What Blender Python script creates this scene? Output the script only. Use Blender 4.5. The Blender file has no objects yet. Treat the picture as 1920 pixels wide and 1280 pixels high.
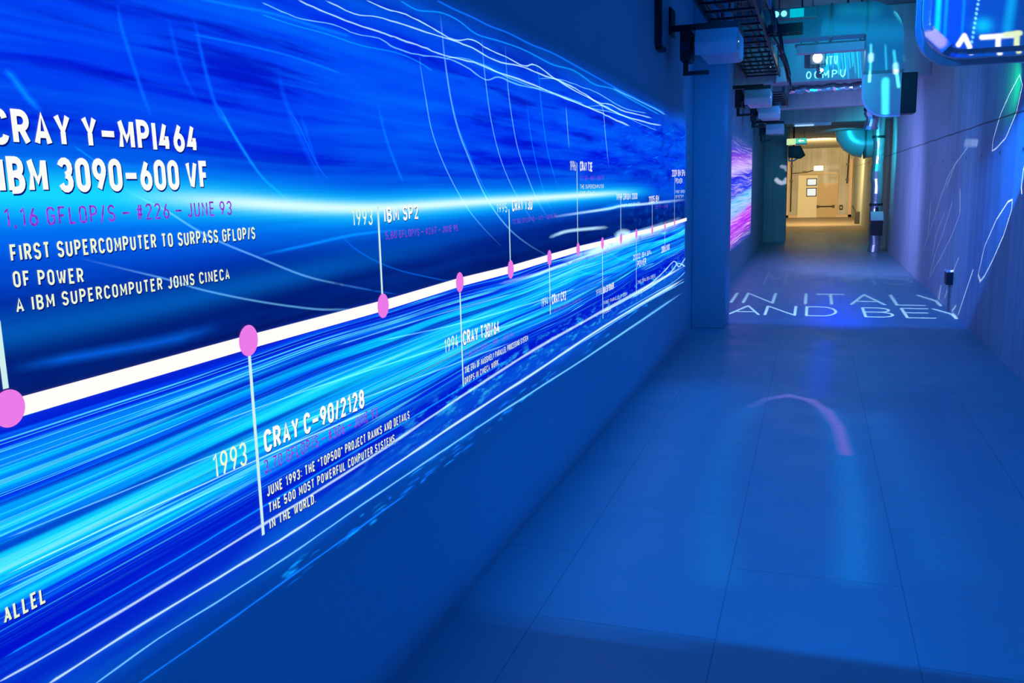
import bpy, bmesh, math, random
import numpy as np
from mathutils import Vector, Matrix

random.seed(7)
rng = np.random.default_rng(7)
SC = bpy.context.scene
COL = SC.collection
PI = math.pi

# ------------------------------------------------------------------ camera
FPX = 1650.0                      # focal length in pixels of the 1920 x 1280 frame
EYE = Vector((0.0, 0.0, 1.5))
_d = Vector((1527 - 960, 640 - 338, -FPX))          # the corridor's direction seen from the camera
_a = 0.026
_b = -(_d.x * _a - _d.y) / FPX
UPC = -Vector((_a, -1.0, -_b)).normalized()
DC = _d.normalized()
RC = DC.cross(UPC).normalized()
ROT = Matrix((RC, DC, UPC))       # camera space -> world (x right, y along the corridor, z up)
cam_data = bpy.data.cameras.new('camera')
cam = bpy.data.objects.new('camera', cam_data)
COL.objects.link(cam)
cam.matrix_world = Matrix.Translation(EYE) @ ROT.to_4x4()
cam_data.sensor_width = 36.0
cam_data.lens = 36.0 * FPX / 1920.0
cam_data.clip_start = 0.05
cam_data.clip_end = 200
SC.camera = cam

# ------------------------------------------------------------------ exposure, world
SC.view_settings.view_transform = 'Standard'
SC.view_settings.look = 'None'
SC.view_settings.gamma = 1.0
SC.view_settings.exposure = 0.0
SC.view_settings.use_curve_mapping = False
W = bpy.data.worlds.new('world')
SC.world = W
W.use_nodes = True
W.node_tree.nodes['Background'].inputs[0].default_value = (0.0, 0.10, 0.55, 1)
W.node_tree.nodes['Background'].inputs[1].default_value = 0.5

# ------------------------------------------------------------------ the corridor's measures
XL, XR = -1.185, 1.5              # faces of the left and the right wall
Y0, Y1 = -2.5, 38.7
ZC, ZC2, YC2 = 3.9, 2.78, 21.0    # high ceiling, lower ceiling beyond YC2


# ------------------------------------------------------------------ added soft fill lights, and the warm lamp of the end
def area(name, loc, target, sx, sy, power, col):
    l = bpy.data.lights.new(name, 'AREA')
    l.shape = 'RECTANGLE'
    l.size, l.size_y = sx, sy
    l.energy = power
    l.color = col
    o = bpy.data.objects.new(name, l)
    COL.objects.link(o)
    o.location = loc
    o.rotation_euler = (Vector(target) - Vector(loc)).to_track_quat('-Z', 'Y').to_euler()
    return o


BLUE = (0.0, .185, 1.0)
area('ceiling_wash', (.15, 4.5, 3.7), (.15, 4.5, 0), 2.0, 10.0, 46, BLUE)  # added for the ambient blue, no such fixture on the ceiling
area('deep_ceiling_wash', (.15, 15.5, 2.8), (.15, 15.5, 0), 1.6, 6.0, 32, (.02, .26, 1.0))  # added fill for the far floor, likewise without a fixture
WALL_P = 150.0
FLOOR_P, TEXT_P, DUCT_P, BEAM_P = 275.0, 800.0, 210.0, 300.0
SPOTS = [
    # name, place, aim, cone, watts, colour, blend, radius
    ('warm_end_lamp', (.1, 29.5, 2.6), (.1, Y1, 1.2), 110, 2500, (1.0, .66, .24), .9, .3),
    ('green_spill', (1.2, 7.9, 2.2), (1.5, 8.25, 2.22), 75, 12, (0, 1.0, .35), .9, .03),
    ('right_wall_fill', (-.9, 4.6, 3.1), (1.5, 9.2, .9), 66, 165, (.0, .22, 1.0), .9, .1),  # added blue fill on the near right wall
    ('right_wall_fill', (-.7, 8.6, 2.3), (1.5, 12.5, 1.4), 80, 170, (.06, .27, 1.0), .8, .1),  # second added fill, further along the right wall
    ('violet_wash', (-1.0, 14.5, 1.7), (1.5, 16.5, 1.1), 110, 300, (.30, .33, 1.0), .9, .3),  # added to strengthen the violet mural's light on the right wall
    ('pillar_fill', (.6, 7.0, 3.3), (-1.0, 9.3, 1.5), 50, 190, (.0, .19, 1.0), .9, .2),  # added to brighten the pillar front
    ('beam_fill', (.2, 14.7, 2.5), (.2, 17.2, 3.0), 90, 40, (0, .35, 1.0), .9, .1),  # added blue fill on the second beam
    ('beam_fill', (.2, 17.9, 2.4), (.2, 20.2, 2.85), 80, 18, (0, .45, 1.0), .9, .1),  # added blue fill on the third beam
    ('teal_duct_fill', (.15, 9.2, 2.75), (.25, 11.0, 3.25), 90, 40, (0, .55, .62), .8, .05),  # added to tint the crossing duct teal
    ('teal_riser_fill', (.8, 18.9, 2.3), (1.22, 19.85, 2.0), 120, 60, (0, .8, .9), .8, .05),  # added to make the foil riser glitter teal
    ('cyan_duct_fill', (.55, 23.5, 2.5), (.8, 26, 2.4), 50, 200, (0, .6, 1.0), .6, .05),  # added to light the far round duct cyan
]

def ray(px, py):
    return ROT @ Vector((px - 960.0, 640.0 - py, -FPX))


def lw(px, py):                   # traced point on the left wall -> (y, z)
    r = ray(px, py)
    t = XL / r.x
    return (r.y * t, 1.5 + r.z * t)


def on_floor(px, py):
    r = ray(px, py)
    t = -1.5 / r.z
    return Vector((r.x * t, r.y * t, 0.0))


def on_right(px, py, X=XR):
    r = ray(px, py)
    t = X / r.x
    return Vector((X, r.y * t, 1.5 + r.z * t))


def at_depth(px, py, Y):
    r = ray(px, py)
    t = Y / r.y
    return Vector((r.x * t, Y, 1.5 + r.z * t))


def lin(r, g, b):
    f = lambda c: (c / 255 / 12.92) if c / 255 <= 0.04045 else ((c / 255 + 0.055) / 1.055) ** 2.4
    return (f(r), f(g), f(b), 1.0)


# ------------------------------------------------------------------ stroke lettering
def arc(cx, cy, rx, ry, a0, a1, n=9):
    return [(cx + rx * math.cos(math.radians(a0 + (a1 - a0) * i / n)),
             cy + ry * math.sin(math.radians(a0 + (a1 - a0) * i / n))) for i in range(n + 1)]


def glyph(c, r=0.24):
    """centre lines of one capital in a 1 x 1 box; r = height of the round ends; returns width, strokes"""
    T = lambda cx, a0, a1: arc(.5, 1 - r, .5, r, a0, a1)
    Bt = lambda a0, a1: arc(.5, r, .5, r, a0, a1)
    q = min(r, .25)
    if c == 'A': return 1.1, [[(0, 0), (.5, 1), (1, 0)], [(.17, .3), (.83, .3)]]
    if c == 'B': return 1, [[(0, 0), (0, 1), (.5, 1)] + arc(.5, 1 - q * .96, .45, q * .96, 90, -90) + [(0, .52)],
                            [(.5, .52)] + arc(.5, .26, .5, .26, 90, -90) + [(0, 0)]]
    if c == 'C': return 1, [arc(.5, 1 - r, .5, r, 5, 180) + arc(.5, r, .5, r, 180, 355)]
    if c == 'D': return 1, [[(0, 0), (0, 1), (.5, 1)] + T(.5, 90, 0) + Bt(0, -90) + [(0, 0)]]
    if c == 'E': return .9, [[(1, 1), (0, 1), (0, 0), (1, 0)], [(0, .52), (.85, .52)]]
    if c == 'F': return .88, [[(1, 1), (0, 1), (0, 0)], [(0, .5), (.85, .5)]]
    if c == 'G': return 1, [arc(.5, 1 - r, .5, r, 5, 180) + arc(.5, r, .5, r, 180, 360) + [(1, .5), (.55, .5)]]
    if c == 'H': return 1, [[(0, 0), (0, 1)], [(1, 0), (1, 1)], [(0, .5), (1, .5)]]
    if c == 'I': return .0, [[(0, 0), (0, 1)]]
    if c == 'J': return .75, [[(1, 1), (1, r)] + arc(.5, r, .5, r, 0, -170)]
    if c == 'K': return 1, [[(0, 0), (0, 1)], [(1, 1), (.03, .38)], [(.35, .58), (1, 0)]]
    if c == 'L': return .85, [[(0, 1), (0, 0), (1, 0)]]
    if c == 'M': return 1.3, [[(0, 0), (0, 1), (.5, .3), (1, 1), (1, 0)]]
    if c == 'N': return 1.05, [[(0, 0), (0, 1), (1, 0), (1, 1)]]
    if c == 'O' or c == '0': return 1, [T(.5, 0, 180) + Bt(180, 360) + [(1, 1 - r)]]
    if c == 'P': return 1, [[(0, 0), (0, 1), (.5, 1)] + arc(.5, .74, .5, .26, 90, -90) + [(0, .48)]]
    if c == 'Q': return 1, [T(.5, 0, 180) + Bt(180, 360) + [(1, 1 - r)], [(.6, .25), (1, 0)]]
    if c == 'R': return 1, [[(0, 0), (0, 1), (.5, 1)] + arc(.5, .74, .5, .26, 90, -90) + [(0, .48)], [(.5, .48), (1, 0)]]
    if c == 'S': return 1, [arc(.5, 1 - q, .5, q, 10, 180) + arc(.5, .75, .5, .25, 180, 262) +
                            arc(.5, .25, .5, .25, 82, 0) + arc(.5, q, .5, q, 0, -170)]
    if c == 'T': return 1, [[(0, 1), (1, 1)], [(.5, 1), (.5, 0)]]
    if c == 'U': return 1, [[(0, 1)] + arc(.5, r, .5, r, 180, 360) + [(1, 1)]]
    if c == 'V': return 1.1, [[(0, 1), (.5, 0), (1, 1)]]
    if c == 'W': return 1.6, [[(0, 1), (.25, 0), (.5, .9), (.75, 0), (1, 1)]]
    if c == 'X': return 1, [[(0, 0), (1, 1)], [(0, 1), (1, 0)]]
    if c == 'Y': return 1.05, [[(0, 1), (.5, .45), (1, 1)], [(.5, .45), (.5, 0)]]
    if c == 'Z': return 1, [[(0, 1), (1, 1), (0, 0), (1, 0)]]
    if c == '1': return .5, [[(0, .8), (.9, 1), (.9, 0)]]
    if c == '2': return 1, [arc(.5, 1 - r, .5, r, 170, -15) + [(0, 0), (1, 0)]]
    if c == '3': return 1, [arc(.5, .75, .5, .25, 165, -90), arc(.5, .25, .5, .25, 90, -165) ]
    if c == '4': return 1, [[(.55, 1), (0, .25), (1, .25)], [(.72, .52), (.72, 0)]]
    if c == '5': return 1, [[(.95, 1), (.05, 1), (.02, .5)] + arc(.5, .58 - r * .3 - .02, .5, .07, 170, 90, 3) + arc(.5, .29, .5, .29, 80, -165)]
    if c == '6': return 1, [[(.62, 1), (.06, .45)] + arc(.5, .29, .5, .29, 150, 510, 16)]
    if c == '7': return 1, [[(0, 1), (1, 1), (.35, 0)]]
    if c == '8': return 1, [arc(.5, .76, .45, .24, 0, 360, 16), arc(.5, .26, .5, .26, 0, 360, 16)]
    if c == '9': return 1, [[(.38, 0), (.94, .55)] + arc(.5, .71, .5, .29, -30, 330, 16)]
    if c == ',': return .1, [[(.5, .06), (0, -.14)]]
    if c == '.': return .0, [[(0, -.02), (0, .06)]]
    if c == ':': return .0, [[(0, .1), (0, .2)], [(0, .65), (0, .75)]]
    if c == '-': return 1.1, [[(-.1, .47), (1.1, .47)]]
    if c == '/': return .55, [[(0, -.05), (1, 1.05)]]
    if c == '|': return .0, [[(0, -.05), (0, 1.03)]]
    if c == '"': return .35, [[(0, 1), (0, .75)], [(1, 1), (1, .75)]]
    if c == "'": return .0, [[(0, 1), (0, .75)]]
    if c == '#': return 1, [[(.2, 0), (.4, 1)], [(.6, 0), (.8, 1)], [(0, .33), (1, .33)], [(0, .67), (1, .67)]]
    return .5, []


def text_strokes(txt, gw=.42, t=.16, gap=.14, r=.24, space=.32):
    """strokes of a line of lettering, cap height 1, starting at x = 0; returns strokes and width"""
    x = 0.0
    out = []
    for c in txt:
        if c == ' ':
            x += space
            continue
        w, ss = glyph(c, r)
        cw = w * (gw - t)
        for s in ss:
            out.append([(x + t / 2 + px * cw, t / 2 + py * (1 - t)) for px, py in s])
        x += cw + t + gap
    return out, x - gap


def ribbon2d(pts, wid):
    """outline quads of a flat ribbon along 2-D points; wid = number or list of widths"""
    P = []
    for p in pts:
        if not P or (abs(p[0] - P[-1][0]) + abs(p[1] - P[-1][1])) > 1e-7:
            P.append(p)
    n = len(P)
    ws = [wid] * n if not hasattr(wid, '__len__') else [wid[min(len(wid) - 1, i)] for i in range(n)]
    closed = n > 3 and math.hypot(P[0][0] - P[-1][0], P[0][1] - P[-1][1]) < 1e-5
    vs = []
    for i in range(n):
        a = P[i - 1] if i > 0 else (P[-2] if closed else None)
        b = P[i + 1] if i < n - 1 else (P[1] if closed else None)
        def nrm(p, q):
            dx, dy = q[0] - p[0], q[1] - p[1]
            l = math.hypot(dx, dy) or 1
            return (-dy / l, dx / l)
        n1 = nrm(a, P[i]) if a else None
        n2 = nrm(P[i], b) if b else None
        if n1 and n2:
            mx, my = n1[0] + n2[0], n1[1] + n2[1]
            l2 = mx * mx + my * my
            if l2 < .25:
                m = n2
            else:
                k = min(2 / l2, 1.6)
                m = (mx * k, my * k)
        else:
            m = n1 or n2
        h = ws[i] / 2
        vs.append(((P[i][0] + m[0] * h, P[i][1] + m[1] * h), (P[i][0] - m[0] * h, P[i][1] - m[1] * h)))
    return vs


# ------------------------------------------------------------------ mesh helper
class MB:
    def __init__(s):
        s.v, s.f, s.fall = [], [], []

    def add(s, vs, fs):
        o = len(s.v)
        s.v += [tuple(v) for v in vs]
        s.f += [tuple(i + o for i in f) for f in fs]
        return s

    def box(s, a, b):
        x0, y0, z0 = a
        x1, y1, z1 = b
        return s.add([(x0, y0, z0), (x1, y0, z0), (x1, y1, z0), (x0, y1, z0), (x0, y0, z1), (x1, y0, z1), (x1, y1, z1), (x0, y1, z1)],
                     [(0, 3, 2, 1), (4, 5, 6, 7), (0, 1, 5, 4), (1, 2, 6, 5), (2, 3, 7, 6), (3, 0, 4, 7)])

    def prism(s, prof, axis, a, b):
        """profile of 2-D points extruded along axis 0/1/2 from a to b"""
        def P(u, w, t):
            return ((t, u, w), (u, t, w), (u, w, t))[axis]
        n = len(prof)
        vs = [P(u, w, a) for u, w in prof] + [P(u, w, b) for u, w in prof]
        fs = [tuple(range(n))[::-1], tuple(range(n, 2 * n))] + [(i, (i + 1) % n, n + (i + 1) % n, n + i) for i in range(n)]
        return s.add(vs, fs)

    def tube(s, pts, r, n=10, cap=True):
        pts = [Vector(p) for p in pts]
        rs = r if hasattr(r, '__len__') else [r] * len(pts)
        vs, fs = [], []
        side = None
        for i, p in enumerate(pts):
            t = ((pts[i + 1] - p).normalized() if i < len(pts) - 1 else Vector()) + ((p - pts[i - 1]).normalized() if i else Vector())
            t.normalize()
            if side is None:
                side = t.orthogonal().normalized()
            side = (side - t * side.dot(t)).normalized()
            up = t.cross(side)
            for k in range(n):
                a = 2 * PI * k / n
                vs.append(p + (side * math.cos(a) + up * math.sin(a)) * rs[i])
        for i in range(len(pts) - 1):
            for k in range(n):
                fs.append((i * n + k, i * n + (k + 1) % n, (i + 1) * n + (k + 1) % n, (i + 1) * n + k))
        if cap:
            fs.append(tuple(range(n))[::-1])
            fs.append(tuple(range((len(pts) - 1) * n, len(pts) * n)))
        return s.add(vs, fs)

    def ring(s, c, axis, r0, r1, h, n=32):
        """flat ring around an axis"""
        axis = Vector(axis).normalized()
        u = axis.orthogonal().normalized()
        w = axis.cross(u)
        vs = []
        for k in range(n):
            d = u * math.cos(2 * PI * k / n) + w * math.sin(2 * PI * k / n)
            for rr, hh in ((r0, -h / 2), (r1, -h / 2), (r1, h / 2), (r0, h / 2)):
                vs.append(Vector(c) + d * rr + axis * hh)
        fs = []
        for k in range(n):
            j = (k + 1) % n
            for m in range(4):
                fs.append((k * 4 + m, k * 4 + (m + 1) % 4, j * 4 + (m + 1) % 4, j * 4 + m))
        return s.add(vs, fs)

    def build(s, name, mat, parent=None, smooth=False, bevel=0, flip=True):
        me = bpy.data.meshes.new(name)
        off = Vector(parent_base(parent)) if parent else Vector()
        me.from_pydata([tuple(Vector(v) - off) for v in s.v], [], s.f)
        if flip:
            bm = bmesh.new()
            bm.from_mesh(me)
            bmesh.ops.recalc_face_normals(bm, faces=bm.faces)
            bm.to_mesh(me)
            bm.free()
        if s.fall and len(s.fall) == len(s.v):
            at = me.attributes.new('fall', 'FLOAT', 'POINT')
            at.data.foreach_set('value', s.fall)
        me.materials.append(mat)
        if smooth:
            me.polygons.foreach_set('use_smooth', [True] * len(me.polygons))
        me.update()
        o = bpy.data.objects.new(name, me)
        COL.objects.link(o)
        if parent:
            o.parent = parent
        if smooth:
            m = o.modifiers.new('edges', 'EDGE_SPLIT')
            m.split_angle = math.radians(40)
        if bevel:
            m = o.modifiers.new('bevel', 'BEVEL')
            m.width = bevel
            m.segments = 2
            m.limit_method = 'ANGLE'
        return o


def parent_base(p):
    v = Vector()
    while p is not None:
        v += p.location
        p = p.parent
    return v


def thing(name, label, cat, loc, group=None):
    o = bpy.data.objects.new(name, None)
    o.empty_display_size = .1
    COL.objects.link(o)
    o.location = loc
    return tag(o, label, cat, group)


def tag(o, label, cat, group=None):
    o['label'] = label
    o['category'] = cat
    if group:
        o['group'] = group
    return o


def struct(o, label=None):
    o['kind'] = 'structure'
    if label:
        o['label'] = label
    return o


def copy_tree(o, parent=None):
    c = o.copy()
    COL.objects.link(c)
    if parent:
        c.parent = parent
    for ch in list(o.children):
        copy_tree(ch, c)
    return c


# ------------------------------------------------------------------ node helper
class NT:
    def __init__(s, name):
        s.m = bpy.data.materials.new(name)
        s.m.use_nodes = True
        s.t = s.m.node_tree
        s.t.nodes.clear()
        s.out = s.n('ShaderNodeOutputMaterial')

    def n(s, typ, **kw):
        nd = s.t.nodes.new(typ)
        for k, v in kw.items():
            setattr(nd, k, v)
        return nd

    def link(s, a, b):
        s.t.links.new(a, b)

    def inp(s, sock, v):
        if isinstance(v, (int, float)):
            sock.default_value = v
        elif isinstance(v, (tuple, list)):
            sock.default_value = v
        else:
            s.link(v, sock)

    def math(s, op, a, b=0.0, c=None, clamp=False):
        nd = s.n('ShaderNodeMath', operation=op, use_clamp=clamp)
        s.inp(nd.inputs[0], a)
        s.inp(nd.inputs[1], b)
        if c is not None:
            s.inp(nd.inputs[2], c)
        return nd.outputs[0]

    def step(s, v, a, b, lo=0.0, hi=1.0):
        nd = s.n('ShaderNodeMapRange', interpolation_type='SMOOTHSTEP')
        s.inp(nd.inputs['Value'], v)
        s.inp(nd.inputs['From Min'], a)
        s.inp(nd.inputs['From Max'], b)
        s.inp(nd.inputs['To Min'], lo)
        s.inp(nd.inputs['To Max'], hi)
        return nd.outputs[0]

    def vec(s, x, y, z=0.0):
        nd = s.n('ShaderNodeCombineXYZ')
        for i, v in enumerate((x, y, z)):
            s.inp(nd.inputs[i], v)
        return nd.outputs[0]

    def noise(s, v, scale=1.0, detail=2.0, rough=.5):
        nd = s.n('ShaderNodeTexNoise')
        s.link(v, nd.inputs['Vector'])
        nd.inputs['Scale'].default_value = scale
        nd.inputs['Detail'].default_value = detail
        nd.inputs['Roughness'].default_value = rough
        return nd.outputs['Fac']

    def ramp(s, v, stops, mode='LINEAR'):
        nd = s.n('ShaderNodeValToRGB')
        nd.color_ramp.interpolation = mode
        el = nd.color_ramp.elements
        while len(el) > 1:
            el.remove(el[0])
        for i, (p, c) in enumerate(stops):
            e = el[0] if i == 0 else el.new(p)
            e.position = p
            e.color = c if len(c) == 4 else (*c, 1)
        s.inp(nd.inputs[0], v)
        return nd.outputs[0]

    def mix(s, f, a, b, typ='MIX'):
        nd = s.n('ShaderNodeMix', data_type='RGBA', blend_type=typ)
        s.inp(nd.inputs[0], f)
        s.inp(nd.inputs[6], a)
        s.inp(nd.inputs[7], b)
        return nd.outputs[2]

    def pos(s):
        g = s.n('ShaderNodeNewGeometry')
        sp = s.n('ShaderNodeSeparateXYZ')
        s.link(g.outputs['Position'], sp.inputs[0])
        return g.outputs['Position'], sp.outputs[0], sp.outputs[1], sp.outputs[2]

    def principled(s, color, rough=.6, metal=0.0, bump=None, bstr=.2, spec=.5):
        p = s.n('ShaderNodeBsdfPrincipled')
        s.inp(p.inputs['Base Color'], color)
        s.inp(p.inputs['Roughness'], rough)
        s.inp(p.inputs['Metallic'], metal)
        p.inputs['Specular IOR Level'].default_value = spec
        if bump is not None:
            b = s.n('ShaderNodeBump')
            b.inputs['Strength'].default_value = bstr
            b.inputs['Distance'].default_value = .01
            s.link(bump, b.inputs['Height'])
            s.link(b.outputs[0], p.inputs['Normal'])
        return p

    def done(s, sock):
        s.link(sock, s.out.inputs['Surface'])
        return s.m


def emit_mat(name, col, strength=1.0, grain=0.0):
    t = NT(name)
    e = t.n('ShaderNodeEmission')
    if grain:
        p, x, y, z = t.pos()
        nz = t.noise(t.vec(t.math('MULTIPLY', y, 1.0), t.math('MULTIPLY', z, 1.0), x), 140, 1)
        c = t.mix(t.step(nz, .5 - grain, .5 + grain), tuple(k * .55 for k in col[:3]) + (1,), col)
        t.link(c, e.inputs[0])
    else:
        e.inputs[0].default_value = col
    e.inputs[1].default_value = strength
    m = t.done(e.outputs[0])
    m.cycles.emission_sampling = 'NONE'
    return m


def simple(name, col, rough=.5, metal=0.0, nscale=30, var=.25, spec=.5):
    t = NT(name)
    p, x, y, z = t.pos()
    nz = t.noise(p, nscale, 3)
    c = t.mix(nz, tuple(k * (1 - var) for k in col[:3]) + (1,), tuple(min(1, k * (1 + var)) for k in col[:3]) + (1,))
    return t.done(t.principled(c, rough, metal, nz, .08, spec).outputs[0])


# ------------------------------------------------------------------ materials of the corridor
def mat_concrete(name, col=(.5, .5, .5), boards=True):
    t = NT(name)
    p, x, y, z = t.pos()
    big = t.noise(p, .9, 4)
    fine = t.noise(p, 40, 3)
    board = t.noise(t.vec(t.math('MULTIPLY', x, 9), t.math('MULTIPLY', y, 9), t.math('MULTIPLY', z, .35)), 1.0, 3)
    f = t.math('ADD', t.math('MULTIPLY', big, .5), t.math('MULTIPLY', board if boards else fine, .5))
    lo, hi = (.8, 1.15) if boards else (.95, 1.04)
    c = t.mix(t.step(f, .3, .7), tuple(k * lo for k in col) + (1,), tuple(k * hi for k in col) + (1,))
    return t.done(t.principled(c, .75, 0, fine, .05, .3).outputs[0])


M_CONC = mat_concrete('concrete', (.5, .5, .5))
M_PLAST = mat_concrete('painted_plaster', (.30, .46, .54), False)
M_CEIL = simple('ceiling_paint', (.16, .16, .17), .8)


def mat_right():
    t = NT('board_marked_concrete')
    p, x, y, z = t.pos()
    big = t.noise(p, .7, 4)
    board = t.noise(t.vec(0.0, t.math('MULTIPLY', y, 9), t.math('MULTIPLY', z, .3)), 1.0, 4)
    fine = t.noise(p, 35, 3)
    f = t.math('ADD', t.math('MULTIPLY', big, .45), t.math('MULTIPLY', board, .55))
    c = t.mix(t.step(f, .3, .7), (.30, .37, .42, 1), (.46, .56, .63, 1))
    # construction joint along the wall
    zz = t.math('ADD', z, t.math('MULTIPLY', t.noise(t.vec(0.0, y, 0.0), 1.2, 3), .03))
    d = t.math('ABSOLUTE', t.math('SUBTRACT', zz, 2.0))
    crack = t.step(d, .003, .012)
    c = t.mix(crack, (.12, .12, .12, 1), c)
    # tie holes
    yy = t.math('SUBTRACT', t.math('FRACT', t.math('DIVIDE', t.math('SUBTRACT', y, 8.2), .9)), .5)
    yy = t.math('MULTIPLY', yy, .9)
    zz2 = t.math('SUBTRACT', z, 1.69)
    rr = t.math('SQRT', t.math('ADD', t.math('MULTIPLY', yy, yy), t.math('MULTIPLY', zz2, zz2)))
    hole = t.step(rr, .016, .024)
    c = t.mix(hole, (.05, .05, .05, 1), c)
    h = t.math('ADD', t.math('MULTIPLY', fine, .3), t.math('ADD', t.math('MULTIPLY', crack, 1.0), hole))
    return t.done(t.principled(c, .6, 0, h, .25, .4).outputs[0])


M_RIGHT = mat_right()


def mat_floor():
    t = NT('floor_tiles')
    p, x, y, z = t.pos()
    b = t.n('ShaderNodeTexBrick')
    b.offset = .5
    v = t.vec(t.math('SUBTRACT', y, 3.945), t.math('ADD', x, .2653), 0.0)
    t.link(v, b.inputs['Vector'])
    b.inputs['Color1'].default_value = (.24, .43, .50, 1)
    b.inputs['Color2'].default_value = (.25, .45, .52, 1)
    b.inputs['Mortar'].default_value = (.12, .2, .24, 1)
    b.inputs['Scale'].default_value = 1.0
    b.inputs['Mortar Size'].default_value = .002
    b.inputs['Mortar Smooth'].default_value = .3
    b.inputs['Bias'].default_value = 0
    b.inputs['Brick Width'].default_value = 1.16
    b.inputs['Row Height'].default_value = .6225
    nz = t.noise(p, 3, 5)
    fine = t.noise(p, 120, 2)
    c = t.mix(t.step(nz, .3, .7, 0, .25), b.outputs['Color'], (.21, .38, .45, 1))
    ro = t.step(nz, .3, .7, .38, .5)
    h = t.math('SUBTRACT', t.math('MULTIPLY', fine, .15), b.outputs['Fac'])
    return t.done(t.principled(c, ro, 0, h, .12, .5).outputs[0])


M_FLOOR = mat_floor()
M_FLOOR2 = simple('warm_lit_floor', (.36, .30, .24), .5, 0, 6, .2)  # warm light of the corridor end put into the floor colour
M_DARK = simple('dark_steel', (.035, .035, .04), .45, .4)
M_GREY = simple('grey_steel', (.25, .25, .27), .4, .6)
M_WHITE = simple('white_plastic', (.62, .67, .72), .4, 0, 60, .06)
M_CLAMP = simple('lilac_plastic', (.78, .66, .86), .5, 0, 60, .05)
M_TEAL = simple('teal_duct_paint', (.16, .42, .48), .4, .1, 12, .1)
M_DUCT = simple('galvanised_duct', (.55, .56, .57), .35, .35, 12, .12)
M_BLACK = simple('black_rubber', (.015, .015, .018), .5)
M_FOIL = simple('foil_cladding', (.75, .76, .78), .18, .9, 9, .25)
M_CABLE = simple('black_cable', (.02, .02, .025), .4)

# ------------------------------------------------------------------ room shell
TH = .2
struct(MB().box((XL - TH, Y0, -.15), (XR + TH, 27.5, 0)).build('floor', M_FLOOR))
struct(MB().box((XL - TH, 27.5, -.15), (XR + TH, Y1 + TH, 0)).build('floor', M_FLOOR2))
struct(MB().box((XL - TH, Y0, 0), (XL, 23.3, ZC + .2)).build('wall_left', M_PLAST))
struct(MB().box((XL - TH, 23.3, 0), (XL, Y1, ZC + .2)).build('wall_left', M_CONC))  # warm-lit end kept grey, the blue light is tinted into the nearer plaster
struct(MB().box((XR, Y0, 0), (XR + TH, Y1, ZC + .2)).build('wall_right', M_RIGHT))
struct(MB().box((XL - TH, Y1, 0), (XR + TH, Y1 + TH, ZC + .2)).build('wall_back', M_CONC))
struct(MB().box((XL, Y0, ZC), (XR, YC2, ZC + .2)).build('ceiling', M_CEIL))
struct(MB().box((XL, YC2, ZC2), (XR, Y1, ZC2 + .2)).build('ceiling', M_CONC))
struct(MB().box((XL, 9.3, 0), (-.845, 9.85, ZC)).build('pillar', M_PLAST, bevel=.01), 'wide painted pillar standing against left wall at end of the blue mural')
struct(MB().box((XL, 23.0, 0), (-.65, 23.6, ZC2)).build('pillar', M_CONC, bevel=.01), 'distant grey concrete pillar left of the lit end of the corridor')

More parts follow.
